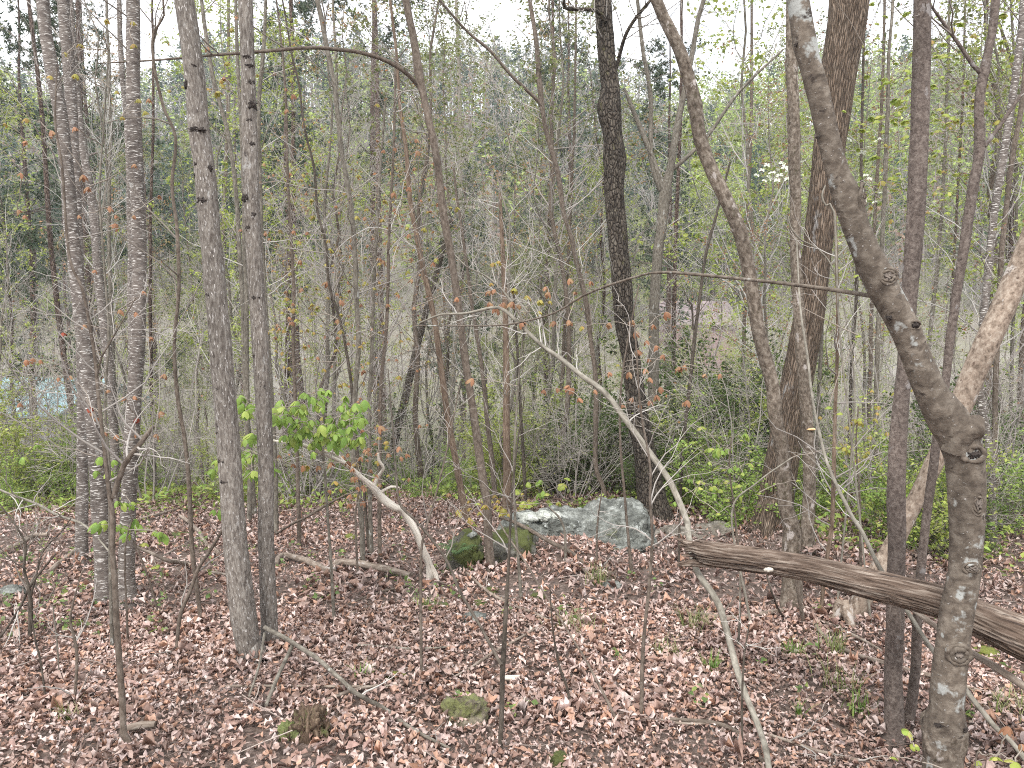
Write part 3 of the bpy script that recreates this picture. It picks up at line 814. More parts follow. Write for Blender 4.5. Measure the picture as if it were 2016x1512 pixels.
stem('tree', 'straight dull-brown trunk standing left of the nearest tree, foot joined to a thinner stem', 'tree', 'fine',
     [(1816, 0, 32), (1813, 139, 33), (1811, 243, 33), (1806, 347, 34), (1799, 486, 33), (1792, 560, 31), (1786, 640, 28), (1781, 726, 28), (1774, 795, 30), (1767, 882, 33), (1764, 986, 34), (1766, 1056, 33), (1763, 1150, 33), (1762, 1230, 33), (1759, 1334, 33), (1760, 1421, 36), (1759, 1455, 46), (1758, 1470, 60)],
     d=3.35, up=5, seed=34, twigs=(8, .7, 3, .7), amp=.09)
t19 = stem('tree', 'nearest tree at right, smooth grey-brown with burls and a big elbow, leaning left above', 'tree', 'smooth',
     [(1571, 0, 41), (1583, 80, 41), (1601, 149, 42), (1618, 215, 42), (1635, 288, 42), (1651, 347, 43), (1669, 392, 51), (1684, 444, 50), (1705, 497, 53), (1716, 521, 58), (1738, 569, 57), (1764, 615, 55), (1785, 656, 55), (1809, 715, 55), (1836, 778, 60), (1864, 822, 76), (1886, 860, 76), (1898, 900, 72), (1904, 986, 68), (1903, 1056, 60), (1898, 1126, 57), (1886, 1195, 60), (1877, 1265, 60), (1868, 1334, 62), (1863, 1397, 64), (1858, 1430, 76), (1858, 1473, 72), (1856, 1530, 74), (1856, 1600, 84)],
     d=2.75, up=5, seed=35, amp=.075, lumps=[(1858, 1428, .10, .03), (1583, 84, .14, .025), (1669, 400, .10, .04)],
     limbs=[[(1933, 840, 38, 2.70), (1929, 840, 46), (1912, 842, 50), (1892, 852, 54), (1880, 890, 50, 2.73)],
            [(816, 641, 2, 4.0), (972, 641, 3), (1035, 632, 4), (1094, 615, 4), (1146, 583, 5), (1198, 562, 5), (1278, 538, 5), (1316, 536, 6), (1490, 552, 7), (1628, 569, 8), (1719, 583, 9, 2.8)],
            [(1925, 878, 10, 2.74), (1934, 930, 14), (1934, 985, 12), (1926, 1030, 8, 2.74)]],
     knots=[ (1660, 350, 10, 8), (1600, 90, 10, 12), (1567, 92, 11, 9), (1615, 240, 6, 18), (1622, 272, 12, 6), (1770, 640, 26, 6), (1745, 625, 14, 12), (1916, 1010, 20, 10), (1838, 1412, 16, 9), (1880, 1420, 20, 9)])

def burl(st, px, py, w, h, seed, mat_ring='smooth', dark=True, rings=1, depth=1.0):
    """ring of healed bark round a sunken scar"""
    t, P, R, d, o0 = st
    q, tt = at(px, py, d)
    i = int(np.argmin(np.linalg.norm(P - q, axis=1)))
    k = tt / FPX; lat = np.clip((q[0] - P[i][0]) / R[i], -.85, .85)
    n = np.array([lat, -math.sqrt(1 - lat * lat), 0]); e1 = np.array([-n[1], n[0], 0]); e2 = np.array([0, 0, 1.0])
    c = np.array([P[i][0], P[i][1], q[2]]) + n * R[i] * .96
    for rr_ in range(rings):
        f = 1 - .34 * rr_
        th = np.linspace(0, 2 * PI, 40)
        C = c + e1 * (np.cos(th) * w / 2 * k * f)[:, None] + e2 * (np.sin(th) * h / 2 * k * f)[:, None] + n * (.004 * rr_ - .10 * R[i] * np.cos(th) ** 2)[:, None]
        C += fbm(np.stack([np.cos(th) * 2, np.sin(th) * 2, 0 * th + seed], -1), seed, 3)[:, None] * n * .004
        rad = (w * .13 * k * depth) * (1 + .35 * vnoise(np.stack([np.cos(th) * 3, np.sin(th) * 3, 0 * th + seed + rr_], -1), seed)); rad[-1] = rad[0]; C[-1] = C[0]
        a = Acc(); tubes(a, C, rad, 10, bseed=seed + rr_, amp=.25, freq=40, cap=False, ref=n)
        link('burl_ring', a.mesh('burl_ring', BK[mat_ring], o0), t)
    W, F = blob_verts((w * .36 * k, .012, h * .36 * k), seed, .6, 4, 5.0)
    a = Acc(); a.add(W); a.f3 = [F]
    o = link('scar', a.mesh('scar', KNOT if dark else KNOT_B, use_bark=False), t, c - o0)
    o.rotation_euler = (0, 0, math.atan2(e1[1], e1[0]))
burl(t19, 1896, 888, 40, 30, 3)
burl(t19, 1872, 1276, 40, 36, 4, dark=False, rings=2)
burl(t19, 1692, 396, 30, 62, 5, dark=False, rings=3, depth=.8)
burl(t19, 1735, 545, 34, 30, 6, dark=False, rings=2, depth=.7)
burl(t19, 1788, 640, 24, 16, 7, dark=True, depth=.8)
burl(t19, 1906, 985, 22, 44, 8, dark=False, rings=2, depth=.7)
def collar(st, pts, d, bark, seed):
    t, P, R, dd, o0 = st
    c, _ = path3(pts, d)
    c = catmull(c, .008)[::-1]
    e = np.sin(np.linspace(0, PI, len(c))) ** .5
    a = Acc(); tubes(a, c[:, :3], c[:, 3] * (.90 + .12 * e), 48, bseed=seed, amp=.22, freq=34)
    link('burl_collar', a.mesh('burl_collar', BK[bark], o0), t)
collar(t19, [(1861, 1404, 62), (1859, 1420, 74), (1858, 1440, 80), (1858, 1462, 78), (1857, 1490, 70)], 2.75, 'mott', 5)
burl(t19, 1898, 1110, 32, 22, 9, dark=False, rings=2, depth=.6)

stem('tree', 'leaning pale mottled trunk passing behind the nearest tree to the upper right edge', 'tree', 'pale',
     [(2075, 380, 42), (2045, 440, 44), (2012, 520, 45), (1976, 604, 45), (1941, 680, 45), (1913, 743, 45), (1893, 795, 43), (1868, 850, 38), (1842, 905, 34), (1815, 960, 32), (1790, 1010, 32), (1755, 1080, 35), (1722, 1135, 37), (1696, 1185, 38), (1680, 1215, 40), (1672, 1228, 44)],
     seed=36, amp=.10, flare=1.0, twigs=(3, .5, 3, .8))
stem('tree', 'dark narrow trunk at the right edge, ringed bark, upright behind the leaning pale one', 'tree', 'len',
     [(2016, 0, 13), (2008, 90, 14), (1996, 174, 14), (1983, 260, 14), (1969, 347, 15), (1958, 417, 14), (1948, 503, 14), (1944, 552, 14), (1932, 673, 13), (1930, 780, 14), (1944, 860, 14), (1951, 940, 14), (1953, 1010, 15)],
     d=6.8, up=5, seed=37, twigs=(22, 1., 3, .2), buds=(YGR, .04), nb=260)
stem('tree', 'thin brown stem at the extreme right edge beside the dark narrow trunk', 'tree', 'brown',
     [(2024, 60, 8), (2010, 208, 9), (1990, 330, 10), (1980, 430, 10), (1972, 521, 10), (1962, 700, 10), (1958, 900, 11), (1962, 1010, 12)], d=7.6, up=4, seed=38, twigs=(20, 1., 3, .2), buds=(YGR, .04), nb=260)
stem('sapling', 'thin reddish-brown straight sapling between the oak and the dull-brown trunk', 'sapling', 'rust',
     [(1640, 330, 4), (1646, 500, 6), (1648, 639, 6), (1644, 812, 7), (1642, 917, 8), (1639, 1021, 8), (1630, 1091, 8), (1620, 1170, 7), (1616, 1226, 8)], seed=39, twigs=(16, .7, 3, .2))
stem('sapling', 'pale grey sapling arching from the right foreground up over the boulder to the left', 'sapling', 'lite',
     [(827, 634, 3, 5.2), (868, 618, 4), (917, 616, 5), (966, 606, 6), (993, 611, 7), (1032, 646, 8), (1070, 681, 8, 4.9), (1104, 705, 9), (1146, 740, 10), (1188, 771, 11), (1233, 830, 12), (1278, 892, 12), (1320, 951, 12), (1351, 1021, 12, 4.4), (1354, 1045, 12, 4.25), (1368, 1119, 12, 3.95), (1410, 1181, 13), (1431, 1237, 13), (1451, 1306, 13), (1472, 1369, 12), (1497, 1438, 12, 3.0), (1514, 1512, 12, 2.75)],
     d=2.75, seed=40, twigs=(12, .5, 3, .6), limbs=[[(896, 503, 2, 5.0), (917, 524, 3), (959, 545, 4), (993, 576, 4), (1025, 622, 5), (1036, 650, 6, 4.95)]], flare=1.0)
stem('sapling', 'dark upright foreground sapling in the centre with a leaning side stem', 'sapling', 'dark',
     [(1035, 780, 2), (1023, 847, 3), (1010, 940, 4), (1004, 1039, 5), (1000, 1126, 6), (995, 1213, 9), (990, 1317, 10), (988, 1404, 10), (984, 1494, 10)], seed=41, twigs=(8, .4, 3, .5),
     limbs=[[(764, 726, 2, 4.2), (774, 850, 3), (782, 960, 4), (790, 997, 5), (816, 1022, 5), (851, 1063, 5), (882, 1108, 5), (907, 1167, 6), (948, 1237, 6), (987, 1310, 7, 2.85)]])
stem('sapling', 'thin straight sapling left of centre standing in the open leaves', 'sapling', 'brown',
     [(905, 760, 2), (880, 880, 3), (851, 994, 4), (830, 1067, 5), (827, 1126, 6), (828, 1230, 6), (830, 1348, 6)], seed=42, twigs=(8, .4, 3, .5))
stem('sapling', 'thin grey sapling right of the boulder, slightly knobbly, reaching mid height', 'sapling', 'brown',
     [(1250, 640, 3), (1256, 740, 4), (1261, 812, 4), (1278, 917, 5), (1278, 987, 6), (1283, 1056, 6), (1278, 1143, 7), (1269, 1230, 7), (1264, 1299, 8), (1261, 1425, 8)], seed=43, twigs=(10, .5, 3, .5))
stem('sapling', 'short dark dead sprout right of the centre sapling', 'sapling', 'dark',
     [(1083, 1150, 2), (1087, 1230, 3), (1099, 1306, 5), (1115, 1352, 5), (1127, 1409, 5)], seed=44)
stem('sapling', 'long thin whip leaning from the white-patched end of the boulder to the lower right', 'sapling', 'brown',
     [(975, 1005, 2), (990, 1039, 3), (1028, 1095, 4), (1059, 1147, 4), (1094, 1202, 4), (1130, 1262, 4), (1163, 1317, 5)], d=3.6, dtop=4.6, seed=45)
stem('sapling', 'thin stem in front of the boulder, curved at the top', 'sapling', 'grey', [(1077, 997, 3), (1101, 1022, 4), (1111, 1056, 5), (1111, 1126, 5)], seed=46)
stem('sapling', 'thin upright whip in front of the right half of the boulder', 'sapling', 'brown', [(1188, 950, 2), (1177, 1039, 4), (1176, 1122, 4)], seed=47, twigs=(4, .3, 2))
stem('sapling', 'short thin stem beside the broken end of the propped log', 'sapling', 'dark', [(1338, 1000, 3), (1337, 1056, 5), (1335, 1133, 5)], seed=48)
stem('sapling', 'dark leafless whip crossing the pale sapling low at the right', 'sapling', 'dark', [(1476, 1230, 3), (1465, 1299, 4), (1460, 1404, 5), (1463, 1500, 5)], seed=49, twigs=(4, .2, 2))
stem('sapling', 'thin stem emerging below the left half of the propped log', 'sapling', 'grey', [(1457, 1130, 4), (1455, 1230, 5), (1451, 1293, 5)], seed=50)
stem('sapling', 'stem below the log at the foot of the mottled leaning tree', 'sapling', 'brown', [(1566, 1120, 6), (1575, 1190, 8), (1583, 1234, 8)], seed=51)
stem('sapling', 'bushy dark bare sapling at far left foreground with crossing stems', 'sapling', 'dark',
     [(0, 992, 3), (36, 1040, 4), (52, 1075, 4), (48, 1119, 5), (57, 1158, 6), (61, 1198, 9), (60, 1268, 9)], seed=52, twigs=(14, .5, 3, .3),
     limbs=[[(140, 1020, 2), (119, 1049, 3), (85, 1085, 3), (71, 1135, 4), (61, 1172, 5)], [(-5, 1262, 4), (10, 1242, 4), (40, 1195, 5), (62, 1150, 5), (110, 1090, 3)]])
stem('sapling', 'crooked thin stem in the left foreground leaf litter', 'sapling', 'brown', [(163, 1122, 3), (153, 1154, 3), (142, 1195, 4), (139, 1227, 5), (151, 1289, 6), (146, 1393, 6)], seed=53, twigs=(5, .3, 2))
stem('sapling', 'slender leaning whip in the lower left corner', 'sapling', 'dark', [(62, 1215, 3), (72, 1270, 4), (80, 1299, 4), (92, 1390, 4)], seed=54)
stem('sapling', 'pale thin whip standing between the two crooked stems at lower left', 'sapling', 'grey', [(104, 1190, 2), (106, 1209, 3), (113, 1265, 3), (118, 1351, 3)], seed=55)
stem('sapling', 'leaning thin stem right of the dashed trunks, foot in the leaves', 'sapling', 'brown', [(262, 1062, 3), (283, 1110, 4), (300, 1160, 4), (318, 1232, 4)], seed=56)
stem('sapling', 'long pale pole leaning across in front of the oak down to the lower right corner', 'pole', 'lite',
     [(1568, 470, 3, 4.4), (1575, 604, 4), (1590, 708, 5), (1601, 795, 5), (1625, 899, 6), (1646, 951, 7), (1681, 1021, 8), (1698, 1046, 8), (1733, 1119, 9, 3.6), (1785, 1202, 9), (1837, 1282, 9), (1903, 1358, 10), (1958, 1424, 10), (2012, 1480, 10, 2.75)], d=2.75, seed=57)
def wig_stem(label, bark, pts, d, seed, n=10):
    stem('sapling', label, 'sapling', bark, pts, d=d, seed=seed, twigs=(n, .6, 3, .2))
# thin vines twisting right of the oak
wig_stem('pale climbing vine looping up beside the elbow of the nearest tree', 'lite', [(1625, 365, 3), (1618, 385, 4), (1625, 405, 4), (1642, 418, 4), (1650, 600, 4), (1668, 800, 4), (1690, 1000, 4), (1705, 1140, 4)], 4.6, 58, 6)
wig_stem('pale wiry stem curling above the pole in front of the oak', 'lite', [(1552, 425, 3), (1556, 445, 3), (1575, 470, 3), (1610, 490, 3), (1640, 530, 3), (1664, 620, 3), (1682, 760, 4), (1676, 900, 4), (1660, 1070, 4)], 5.0, 59, 8)
for q, (x0, x1, x2, w, d_, bk, lab) in enumerate([
    (56, 100, 168, 11, 14, 'pine', 'reddish distant trunk seen left of the front dashed stem'),
    (210, 216, 238, 8, 11, 'grey', 'thin distant trunk between the left clump and the straight dashed trunk'),
    (300, 296, 305, 7, 13, 'pine', 'thin distant trunk close to the right of the straight dashed trunk'),
    (450, 440, 470, 9, 16, 'brown', 'far slim trunk glimpsed left of the knotty trunk tops'),
    (572, 573, 560, 9, 13, 'pine', 'dark distant trunk right of the knotty pair, slightly tilted'),
    (655, 668, 655, 7, 12, 'grey', 'pale thin trunk among twigs left of the slim clearing-edge trunk'),
    (898, 905, 885, 10, 17, 'lite', 'pale grey upright trunk deep behind the slender rock-side tree'),
    (1088, 1080, 1075, 9, 16, 'pine', 'brown trunk deep in the middle behind the long crooked tree'),
    (1135, 1120, 1100, 7, 13, 'brown', 'thin tilted trunk deep behind the crooked middle tree'),
    (1342, 1330, 1328, 9, 15, 'pine', 'reddish upright trunk deep right of the Y-forked tree'),
    (1480, 1470, 1462, 8, 16, 'brown', 'slim distant trunk in the gap right of the leaning mottled tree'),
    (1700, 1690, 1668, 7, 10, 'dark', 'dark slim trunk in the gap right of the oak'),
    (1742, 1720, 1712, 8, 12, 'brown', 'brown slim trunk close left of the dull-brown straight trunk'),
    (1870, 1850, 1800, 8, 11, 'grey', 'grey slim trunk in the gap left of the dark-ringed slim trunk'),
    (1900, 1880, 1858, 6, 13, 'brown', 'very thin distant trunk leaning left in the right-hand gap'),
    (1990, 2000, 1990, 7, 12, 'grey', 'thin grey trunk at the right margin behind the leaning pale trunk')]):
    b0 = 1010 if d_ < 12 else 960
    stem('tree', lab, 'tree', bk, [(x0, 0, w * .6), ((x0 + x1) / 2 + 4, 220, w * .75), (x1, 480, w * .85), ((x1 + x2) / 2 - 3, 740, w), (x2, b0, w * 1.1)], d=d_, up=4, seed=60 + q, twigs=(26, 1.4, 3, .2),
         buds=((YGR, ORG, YGR)[q % 3], .035), nb=120)

# leaves banked up round the feet of the stems
_rs = np.random.RandomState(321); _xy = []
for (bx, by, br) in BASES:
    if by > 10: continue
    m = int(26 + br * 900)
    an = _rs.uniform(0, 2 * PI, m); rr = br * .9 + np.abs(_rs.normal(0, .045 + br * .8, m))
    _xy.append(np.stack([bx + np.cos(an) * rr, by + np.sin(an) * rr], -1))
litter('leaf_litter', 0, 1, 2, 4, .035, .075, 55, 'fallen leaves banked against the feet of the trunks and saplings', xy=np.concatenate(_xy), lift=.05)
# ================================================================== BOULDER AND ROCKS
ROCK = rock_mat('rock_grey_lichen', (.17, .178, .158), (.36, .375, .345), .60, (.06, .068, .028), white=.62)
ROCKM = rock_mat('rock_mossy', (.11, .105, .085), (.22, .21, .185), .46, (.05, .058, .016), white=.69)
QUARTZ = rock_mat('rock_white', (.52, .54, .48), (.74, .75, .69), .72)
def rock_acc(lobes, sub=5):
    a = Acc()
    for (px, py, d, rx, ry, rz, seed, amp, fr, sq, ang) in lobes:
        q, t = at(px, py, d)
        W, F = blob_verts((rx, ry, rz), seed, amp, sub, fr, sq)
        c, s = math.cos(ang), math.sin(ang)
        W = W @ np.array([[c, 0, -s], [0, 1, 0], [s, 0, c]]).T
        a.add(W + q, f3=F)
    return a
o0, _ = at(1170, 1080, 7.2)
tb = thing('boulder', 'large grey lichen-covered boulder bedded in leaves at the centre of the clearing', 'boulder', o0)
a = rock_acc([
    (1198, 1052, 6.95, .41, .45, .35, 3, .22, 2.2, .10, .16),
    (1120, 1064, 6.9, .42, .40, .31, 5, .22, 2.4, .08, -.22),
    (1246, 1066, 6.8, .22, .30, .27, 7, .24, 2.6, .10, .35),
    (1180, 1088, 6.6, .40, .24, .20, 9, .26, 3.0, .10, .05),
    (1100, 1050, 6.75, .24, .24, .20, 10, .28, 3.2, .08, -.3),
    (1040, 1068, 6.75, .29, .3, .26, 12, .22, 2.6, .08, -.3),
], 6)
link('rock', a.mesh('rock', ROCK, o0, use_bark=False), tb)
for (x, y, rx, rz, s) in [(1040, 1024, .10, .055, 1), (1072, 1020, .085, .05, 2), (1096, 1019, .06, .042, 3), (1010, 1042, .05, .045, 4)]:
    q, t = at(x, y - 4, 6.68)
    p = link('pale_lump', blob_mesh('pale_lump', QUARTZ, (rx, .10, rz), s + 50, .22, 4, 3.5), tb, q - o0)
o0, _ = at(965, 1130, 6.05)
tm = thing('mossy_rock', 'dark green mossy rock in two lobes at the left end of the boulder', 'rock', o0)
a = rock_acc([
    (1008, 1100, 6.2, .235, .25, .265, 21, .30, 3.0, .2, .1),
    (914, 1110, 6.15, .155, .2, .26, 23, .30, 3.2, .2, -.15),
    (1042, 1092, 6.4, .12, .2, .17, 25, .30, 3.2, .2, .5),
    (895, 1136, 6.1, .10, .15, .11, 27, .30, 3.2, .2, .2)], 5)
link('rock', a.mesh('rock', ROCKM, o0, use_bark=False), tm)
q, _ = at(927, 1052, 6.15)
link('pale_cap', blob_mesh('pale_cap', ROCK, (.055, .08, .035), 77, .25, 4, 3.5), tm, q - o0)
o0, _ = at(1360, 1070, 7.3)
tr = thing('rock', 'low tan-grey rock shelf right of the boulder, partly under leaves', 'rock', o0)
a = rock_acc([(1345, 1072, 7.4, .36, .3, .15, 31, .3, 3, .2, -.1), (1405, 1056, 7.6, .22, .25, .12, 33, .3, 3, .2, .2)], 5)
link('rock_body', a.mesh('rock_body', rock_mat('rock_tan', (.20, .175, .14), (.36, .33, .29), .62), o0, use_bark=False), tr)
def small_rock(name, lab, cat, px, py, w, h, mat, seed, depth=None, rz=None, amp=.3, sq=.1):
    d = hit(px, py)
    q, t = at(px, py, d)
    rx = w / 2 / FPX * t; hz = h / FPX * t * .75
    me = blob_mesh(name, mat, (rx, (depth or .8) * rx, hz), seed, amp, 4, 3.0, sq)
    o = link(name, me, None, (q[0], q[1] + rx * .4, float(ground(q[0], q[1])) + hz * .15))
    return tag(o, lab, cat)
small_rock('rock', 'flat grey rock lying in leaves at the left picture edge', 'rock', 12, 1172, 60, 20, ROCK, 41)
small_rock('rock', 'small grey mossy stone in the leaves left of the centre sapling', 'rock', 932, 1226, 55, 20, ROCK, 42)
small_rock('rock', 'flat grey stone beside the grass tuft below the boulder', 'rock', 1205, 1160, 50, 16, ROCK, 43)
small_rock('mossy_stump', 'rounded mossy clump with dead fibres at lower centre', 'stump', 912, 1428, 84, 62, rock_mat('mossy_tan', (.17, .145, .10), (.32, .275, .21), .50, (.10, .105, .04)), 44, amp=.6)
small_rock('mossy_stump', 'small dark mossy stub at the bottom edge of the picture', 'stump', 1105, 1512, 50, 34, ROCKM, 45, amp=.4)
small_rock('rock', 'small moss-topped stone in leaves below the mossy rock', 'rock', 862, 1204, 66, 14, ROCKM, 46)
small_rock('rock', 'little yellowish mossy stone right of the one below the mossy rock', 'rock', 944, 1196, 34, 14, ROCKM, 47)
small_rock('rock', 'tiny orange-tinted mossy stone beneath the front of the mossy rock', 'rock', 968, 1168, 34, 12, ROCKM, 48)
small_rock('rock', 'thin mossy stone right of the orange-tinted one', 'rock', 1060, 1178, 34, 9, ROCKM, 49)
MOSS = rock_mat('moss_cushion', (.12, .12, .03), (.22, .21, .05), .42, (.10, .11, .02))
small_rock('moss_cushion', 'yellow-green moss cushion under the log at the right edge', 'moss', 1950, 1296, 70, 16, MOSS, 50, amp=.4)
small_rock('moss_cushion', 'olive moss patch in the leaves between the two stumps', 'moss', 776, 1338, 44, 9, MOSS, 51, amp=.4)
small_rock('moss_cushion', 'green moss mound on the leaves at the middle left by the slim trunk', 'moss', 690, 1062, 34, 9, MOSS, 52, amp=.4)
small_rock('moss_cushion', 'dark moss mound behind the stick by the thin left stems', 'moss', 350, 1060, 60, 12, ROCKM, 53, amp=.4)

# rotten stump with upright splinters
d = hit(608, 1452); q, t = at(608, 1452, d)
g = float(ground(q[0], q[1]))
ts = thing('stump', 'rotten reddish-brown stump with green moss on its left side', 'stump', (q[0], q[1], g))
ROT = bark_mat('rotten_wood', (.03, .02, .015), (.11, .075, .055), (.24, .18, .135), (90, 90, 16), 1.0, .012, moss=((20, 20, 12), (.10, .11, .04), .55))
MOSSG = rock_mat('moss_grey_green', (.11, .12, .06), (.22, .24, .13), .5, (.10, .115, .04))
rs = np.random.RandomState(77)
k = t / FPX
W, F = blob_verts((44 * k, 30 * k, 48 * k), 61, .6, 5, 4.2, .05)
a = Acc(); a.add(W + np.array([0, 0, 14 * k]), f3=F, bark=W)
link('stump_base', a.mesh('stump_base', ROT, use_bark=True), ts)
W, F = blob_verts((28 * k, 20 * k, 38 * k), 66, .5, 5, 4.0)
a = Acc(); a.add(W + np.array([-34 * k, -.01, -2 * k]), f3=F)
link('moss_cover', a.mesh('moss_cover', MOSSG, use_bark=False), ts)
for j in range(13):
    an = rs.uniform(-1.4, 1.7); rr = 26 * k
    x0 = np.array([math.sin(an) * rr + 16 * k, -math.cos(an) * rr * .8, -.02])
    hgt = rs.uniform(50, 86) * k * (1 - .25 * abs(an))
    top = x0 + np.array([rs.normal() * 5 * k + (-x0[0] * .25), .01, hgt])
    P = np.linspace(x0, top, 7) + rs.normal(size=(7, 3)) * .0035
    a = Acc(); tubes(a, P, np.linspace(9, 2.2, 7) * k, 8, bseed=j, amp=.3, freq=60, ref=(1, 0, 0))
    link('splinter', a.mesh('splinter', ROT), ts)

# ================================================================== PROPPED LOG
lg = [(1352, 1084, 30, 3.95), (1372, 1084, 42), (1400, 1090, 47, 3.80), (1490, 1103, 50, 3.62), (1560, 1114, 50), (1611, 1124, 53, 3.38), (1700, 1147, 58, 3.2),
      (1780, 1166, 60, 3.06), (1865, 1190, 64, 2.95), (1930, 1220, 70, 2.88), (2016, 1257, 82, 2.78), (2120, 1306, 96, 2.68), (2260, 1378, 112, 2.5), (2420, 1470, 120, 2.3)]
K, _ = path3(lg, 2.3)
Cc = catmull(K, .012)
P = Cc[:, :3]; R = Cc[:, 3]
N = len(P); sides = 96
T = nrm(np.gradient(P, axis=0)); ref = np.array([0, 0, 1.0])
A = nrm(ref - (T @ ref)[:, None] * T); B = np.cross(T, A)
th = np.arange(sides) * 2 * PI / sides
Ln = np.concatenate([[0], np.cumsum(np.linalg.norm(np.diff(P, axis=0), axis=1))])
cc, ss = np.cos(th), np.sin(th)
twist = Ln[:, None] * .5
thn = th[None, :] + twist
gv = np.stack([np.cos(thn) * 2.6, np.sin(thn) * 2.6, (Ln[:, None] * 1.3) + 0 * thn], -1)
fine = np.stack([np.cos(thn) * 8.5, np.sin(thn) * 8.5, (Ln[:, None] * 3.0) + 0 * thn], -1)
disp = fbm(gv, 5, 3) * .10
crk = np.abs(fbm(fine, 15, 3))
disp = disp - .14 * np.clip(1 - crk * 7, 0, 1) + fbm(fine * 1.8, 31, 3) * .06
r = R[:, None] * (1 + disp)
V = P[:, None] + A[:, None] * (cc[None, :, None] * r[..., None]) + B[:, None] * (ss[None, :, None] * r[..., None])
# broken end: splintered, each line of fibres ends at its own place; the underside is eaten away
end = np.clip((.34 - Ln) / .34, 0, 1)[:, None]
jag = vnoise(np.stack([np.cos(th) * 3.0, np.sin(th) * 3.0, 0 * th], -1), 71) * .5 + vnoise(np.stack([np.cos(th) * 9, np.sin(th) * 9, 0 * th], -1), 73) * .5
shift = end * (jag[None, :] * .10 + .04)
V = V + T[:, None] * shift[..., None]
hollow = np.exp(-((Ln - .16) / .07) ** 2)[:, None] * np.exp(-((np.angle(np.exp(1j * (th - 4.9)))) / .38) ** 2)[None]
V = V - (A[:, None] * cc[None, :, None] + B[:, None] * ss[None, :, None]) * (hollow * R[:, None] * .75)[..., None]
a = Acc()
i = np.arange(N - 1)[:, None] * sides; j = np.arange(sides)
Q = np.stack([i + j, i + (j + 1) % sides, i + sides + (j + 1) % sides, i + sides + j], -1).reshape(-1, 4)
bk = np.stack([np.cos(thn) * R.mean(), np.sin(thn) * R.mean(), Ln[:, None] + 0 * thn], -1)
a.add(V.reshape(-1, 3), f4=Q, bark=bk.reshape(-1, 3))
# recessed inner face of the broken end
inner = V[0] * .45 + P[0] * .55 + T[0] * .05
a.add(np.vstack([V[0], inner]), f4=[(q, q + sides, (q + 1) % sides + sides, (q + 1) % sides) for q in range(sides)], bark=np.vstack([bk[0], bk[0] * .5]))
a.add(np.vstack([inner, (P[0] + T[0] * .10)[None]]), f3=[(q, sides, (q + 1) % sides) for q in range(sides)], bark=np.vstack([bk[0] * .5, bk[0][:1]]))
o0 = P[-1].copy()
tl = thing('fallen_log', 'thick weathered grooved log propped across the lower right, broken hollow left end', 'log', o0)
link('log_body', a.mesh('log_body', BK['log'], o0), tl)
rs = np.random.RandomState(5)
for j, (x, y, w, d_, dx, dy) in enumerate([(1350, 1068, 10, 3.92, -22, -8), (1356, 1074, 8, 3.92, -20, -2), (1362, 1106, 12, 3.86, -30, 4), (1368, 1112, 9, 3.85, -26, 2), (1352, 1092, 7, 3.9, -10, 2)]):
    pp, _ = path3([(x + dx, y + dy, w * .25, d_), (x + dx * .5, y + dy * .6, w * .7, d_), (x, y, w, d_), (x + 40, y + 3, w * .8, d_ - .08)], d_)
    c = catmull(pp, .01)
    a = Acc(); tubes(a, c[:, :3], c[:, 3], 8, bseed=j, amp=.35, freq=50, ref=(0, 0, 1.0))
    link('splinter', a.mesh('splinter', BK['log'], o0), tl)
q, t = at(1515, 1122, 3.5)
pf = link('pale_chip', blob_mesh('pale_chip', BK['bleach'], (.028, .012, .013), 5, .4, 3, 3), tl, q - o0)

# ================================================================== FALLEN BRANCHES
def fallen(label, bark, pts, seed, name='fallen_branch', d0=None, d1=None, n=0, ln=.3, limbs=(), lay=True):
    """branch on the ground: each traced point lies where its ray meets the leaves unless it carries a distance"""
    K = []
    for p in pts:
        dd = p[3] if len(p) > 3 else hit(p[0], p[1])
        q, t = at(p[0], p[1], dd)
        r = max(p[2], 1.2) / 2 / FPX * t
        if len(p) <= 3: q[2] = float(ground(q[0], q[1])) + r + .022
        K.append([*q, r])
    K = np.array(K); C = catmull(K, max(.02, float(K[:, 3].mean()) * 1.2))
    o0 = C[-1, :3].copy()
    t = thing(name, label, 'branch', o0)
    a = Acc(); rm = float(C[:, 3].mean())
    P = C[:, :3] + np.stack([vnoise(C[:, :3] * 5, seed), vnoise(C[:, :3] * 5, seed + 3), .5 * vnoise(C[:, :3] * 5, seed + 4)], -1) * min(.012, rm)
    tubes(a, P, C[:, 3], max(8, nsides(rm)), bseed=seed, amp=.14, freq=max(8, .5 / rm), ref=(.1, .1, 1.0))
    link('wood', a.mesh('wood', BK[bark], o0), t)
    for lp in limbs:
        lk, _ = path3(lp, lp[-1][3])
        lc = catmull(lk, .02)
        la_ = Acc(); tubes(la_, lc[:, :3], lc[:, 3], 10, bseed=seed + 5, amp=.14, freq=30)
        link('limb', la_.mesh('limb', BK[bark], o0), t)
    if n: side_twigs(t, o0, P, C[:, 3], np.random.RandomState(seed), n, ln, 2, up=.02, tmin=.1)
    return t
fallen('crooked peeling branch lying in the leaves between the knotty pair and the mossy rock', 'dead',
       [(541, 1121, 10), (559, 1103, 11), (608, 1116, 12), (649, 1137, 14), (658, 1124, 13), (672, 1119, 13), (698, 1122, 14), (747, 1130, 14), (809, 1144, 12)], 1, n=4, ln=.3)
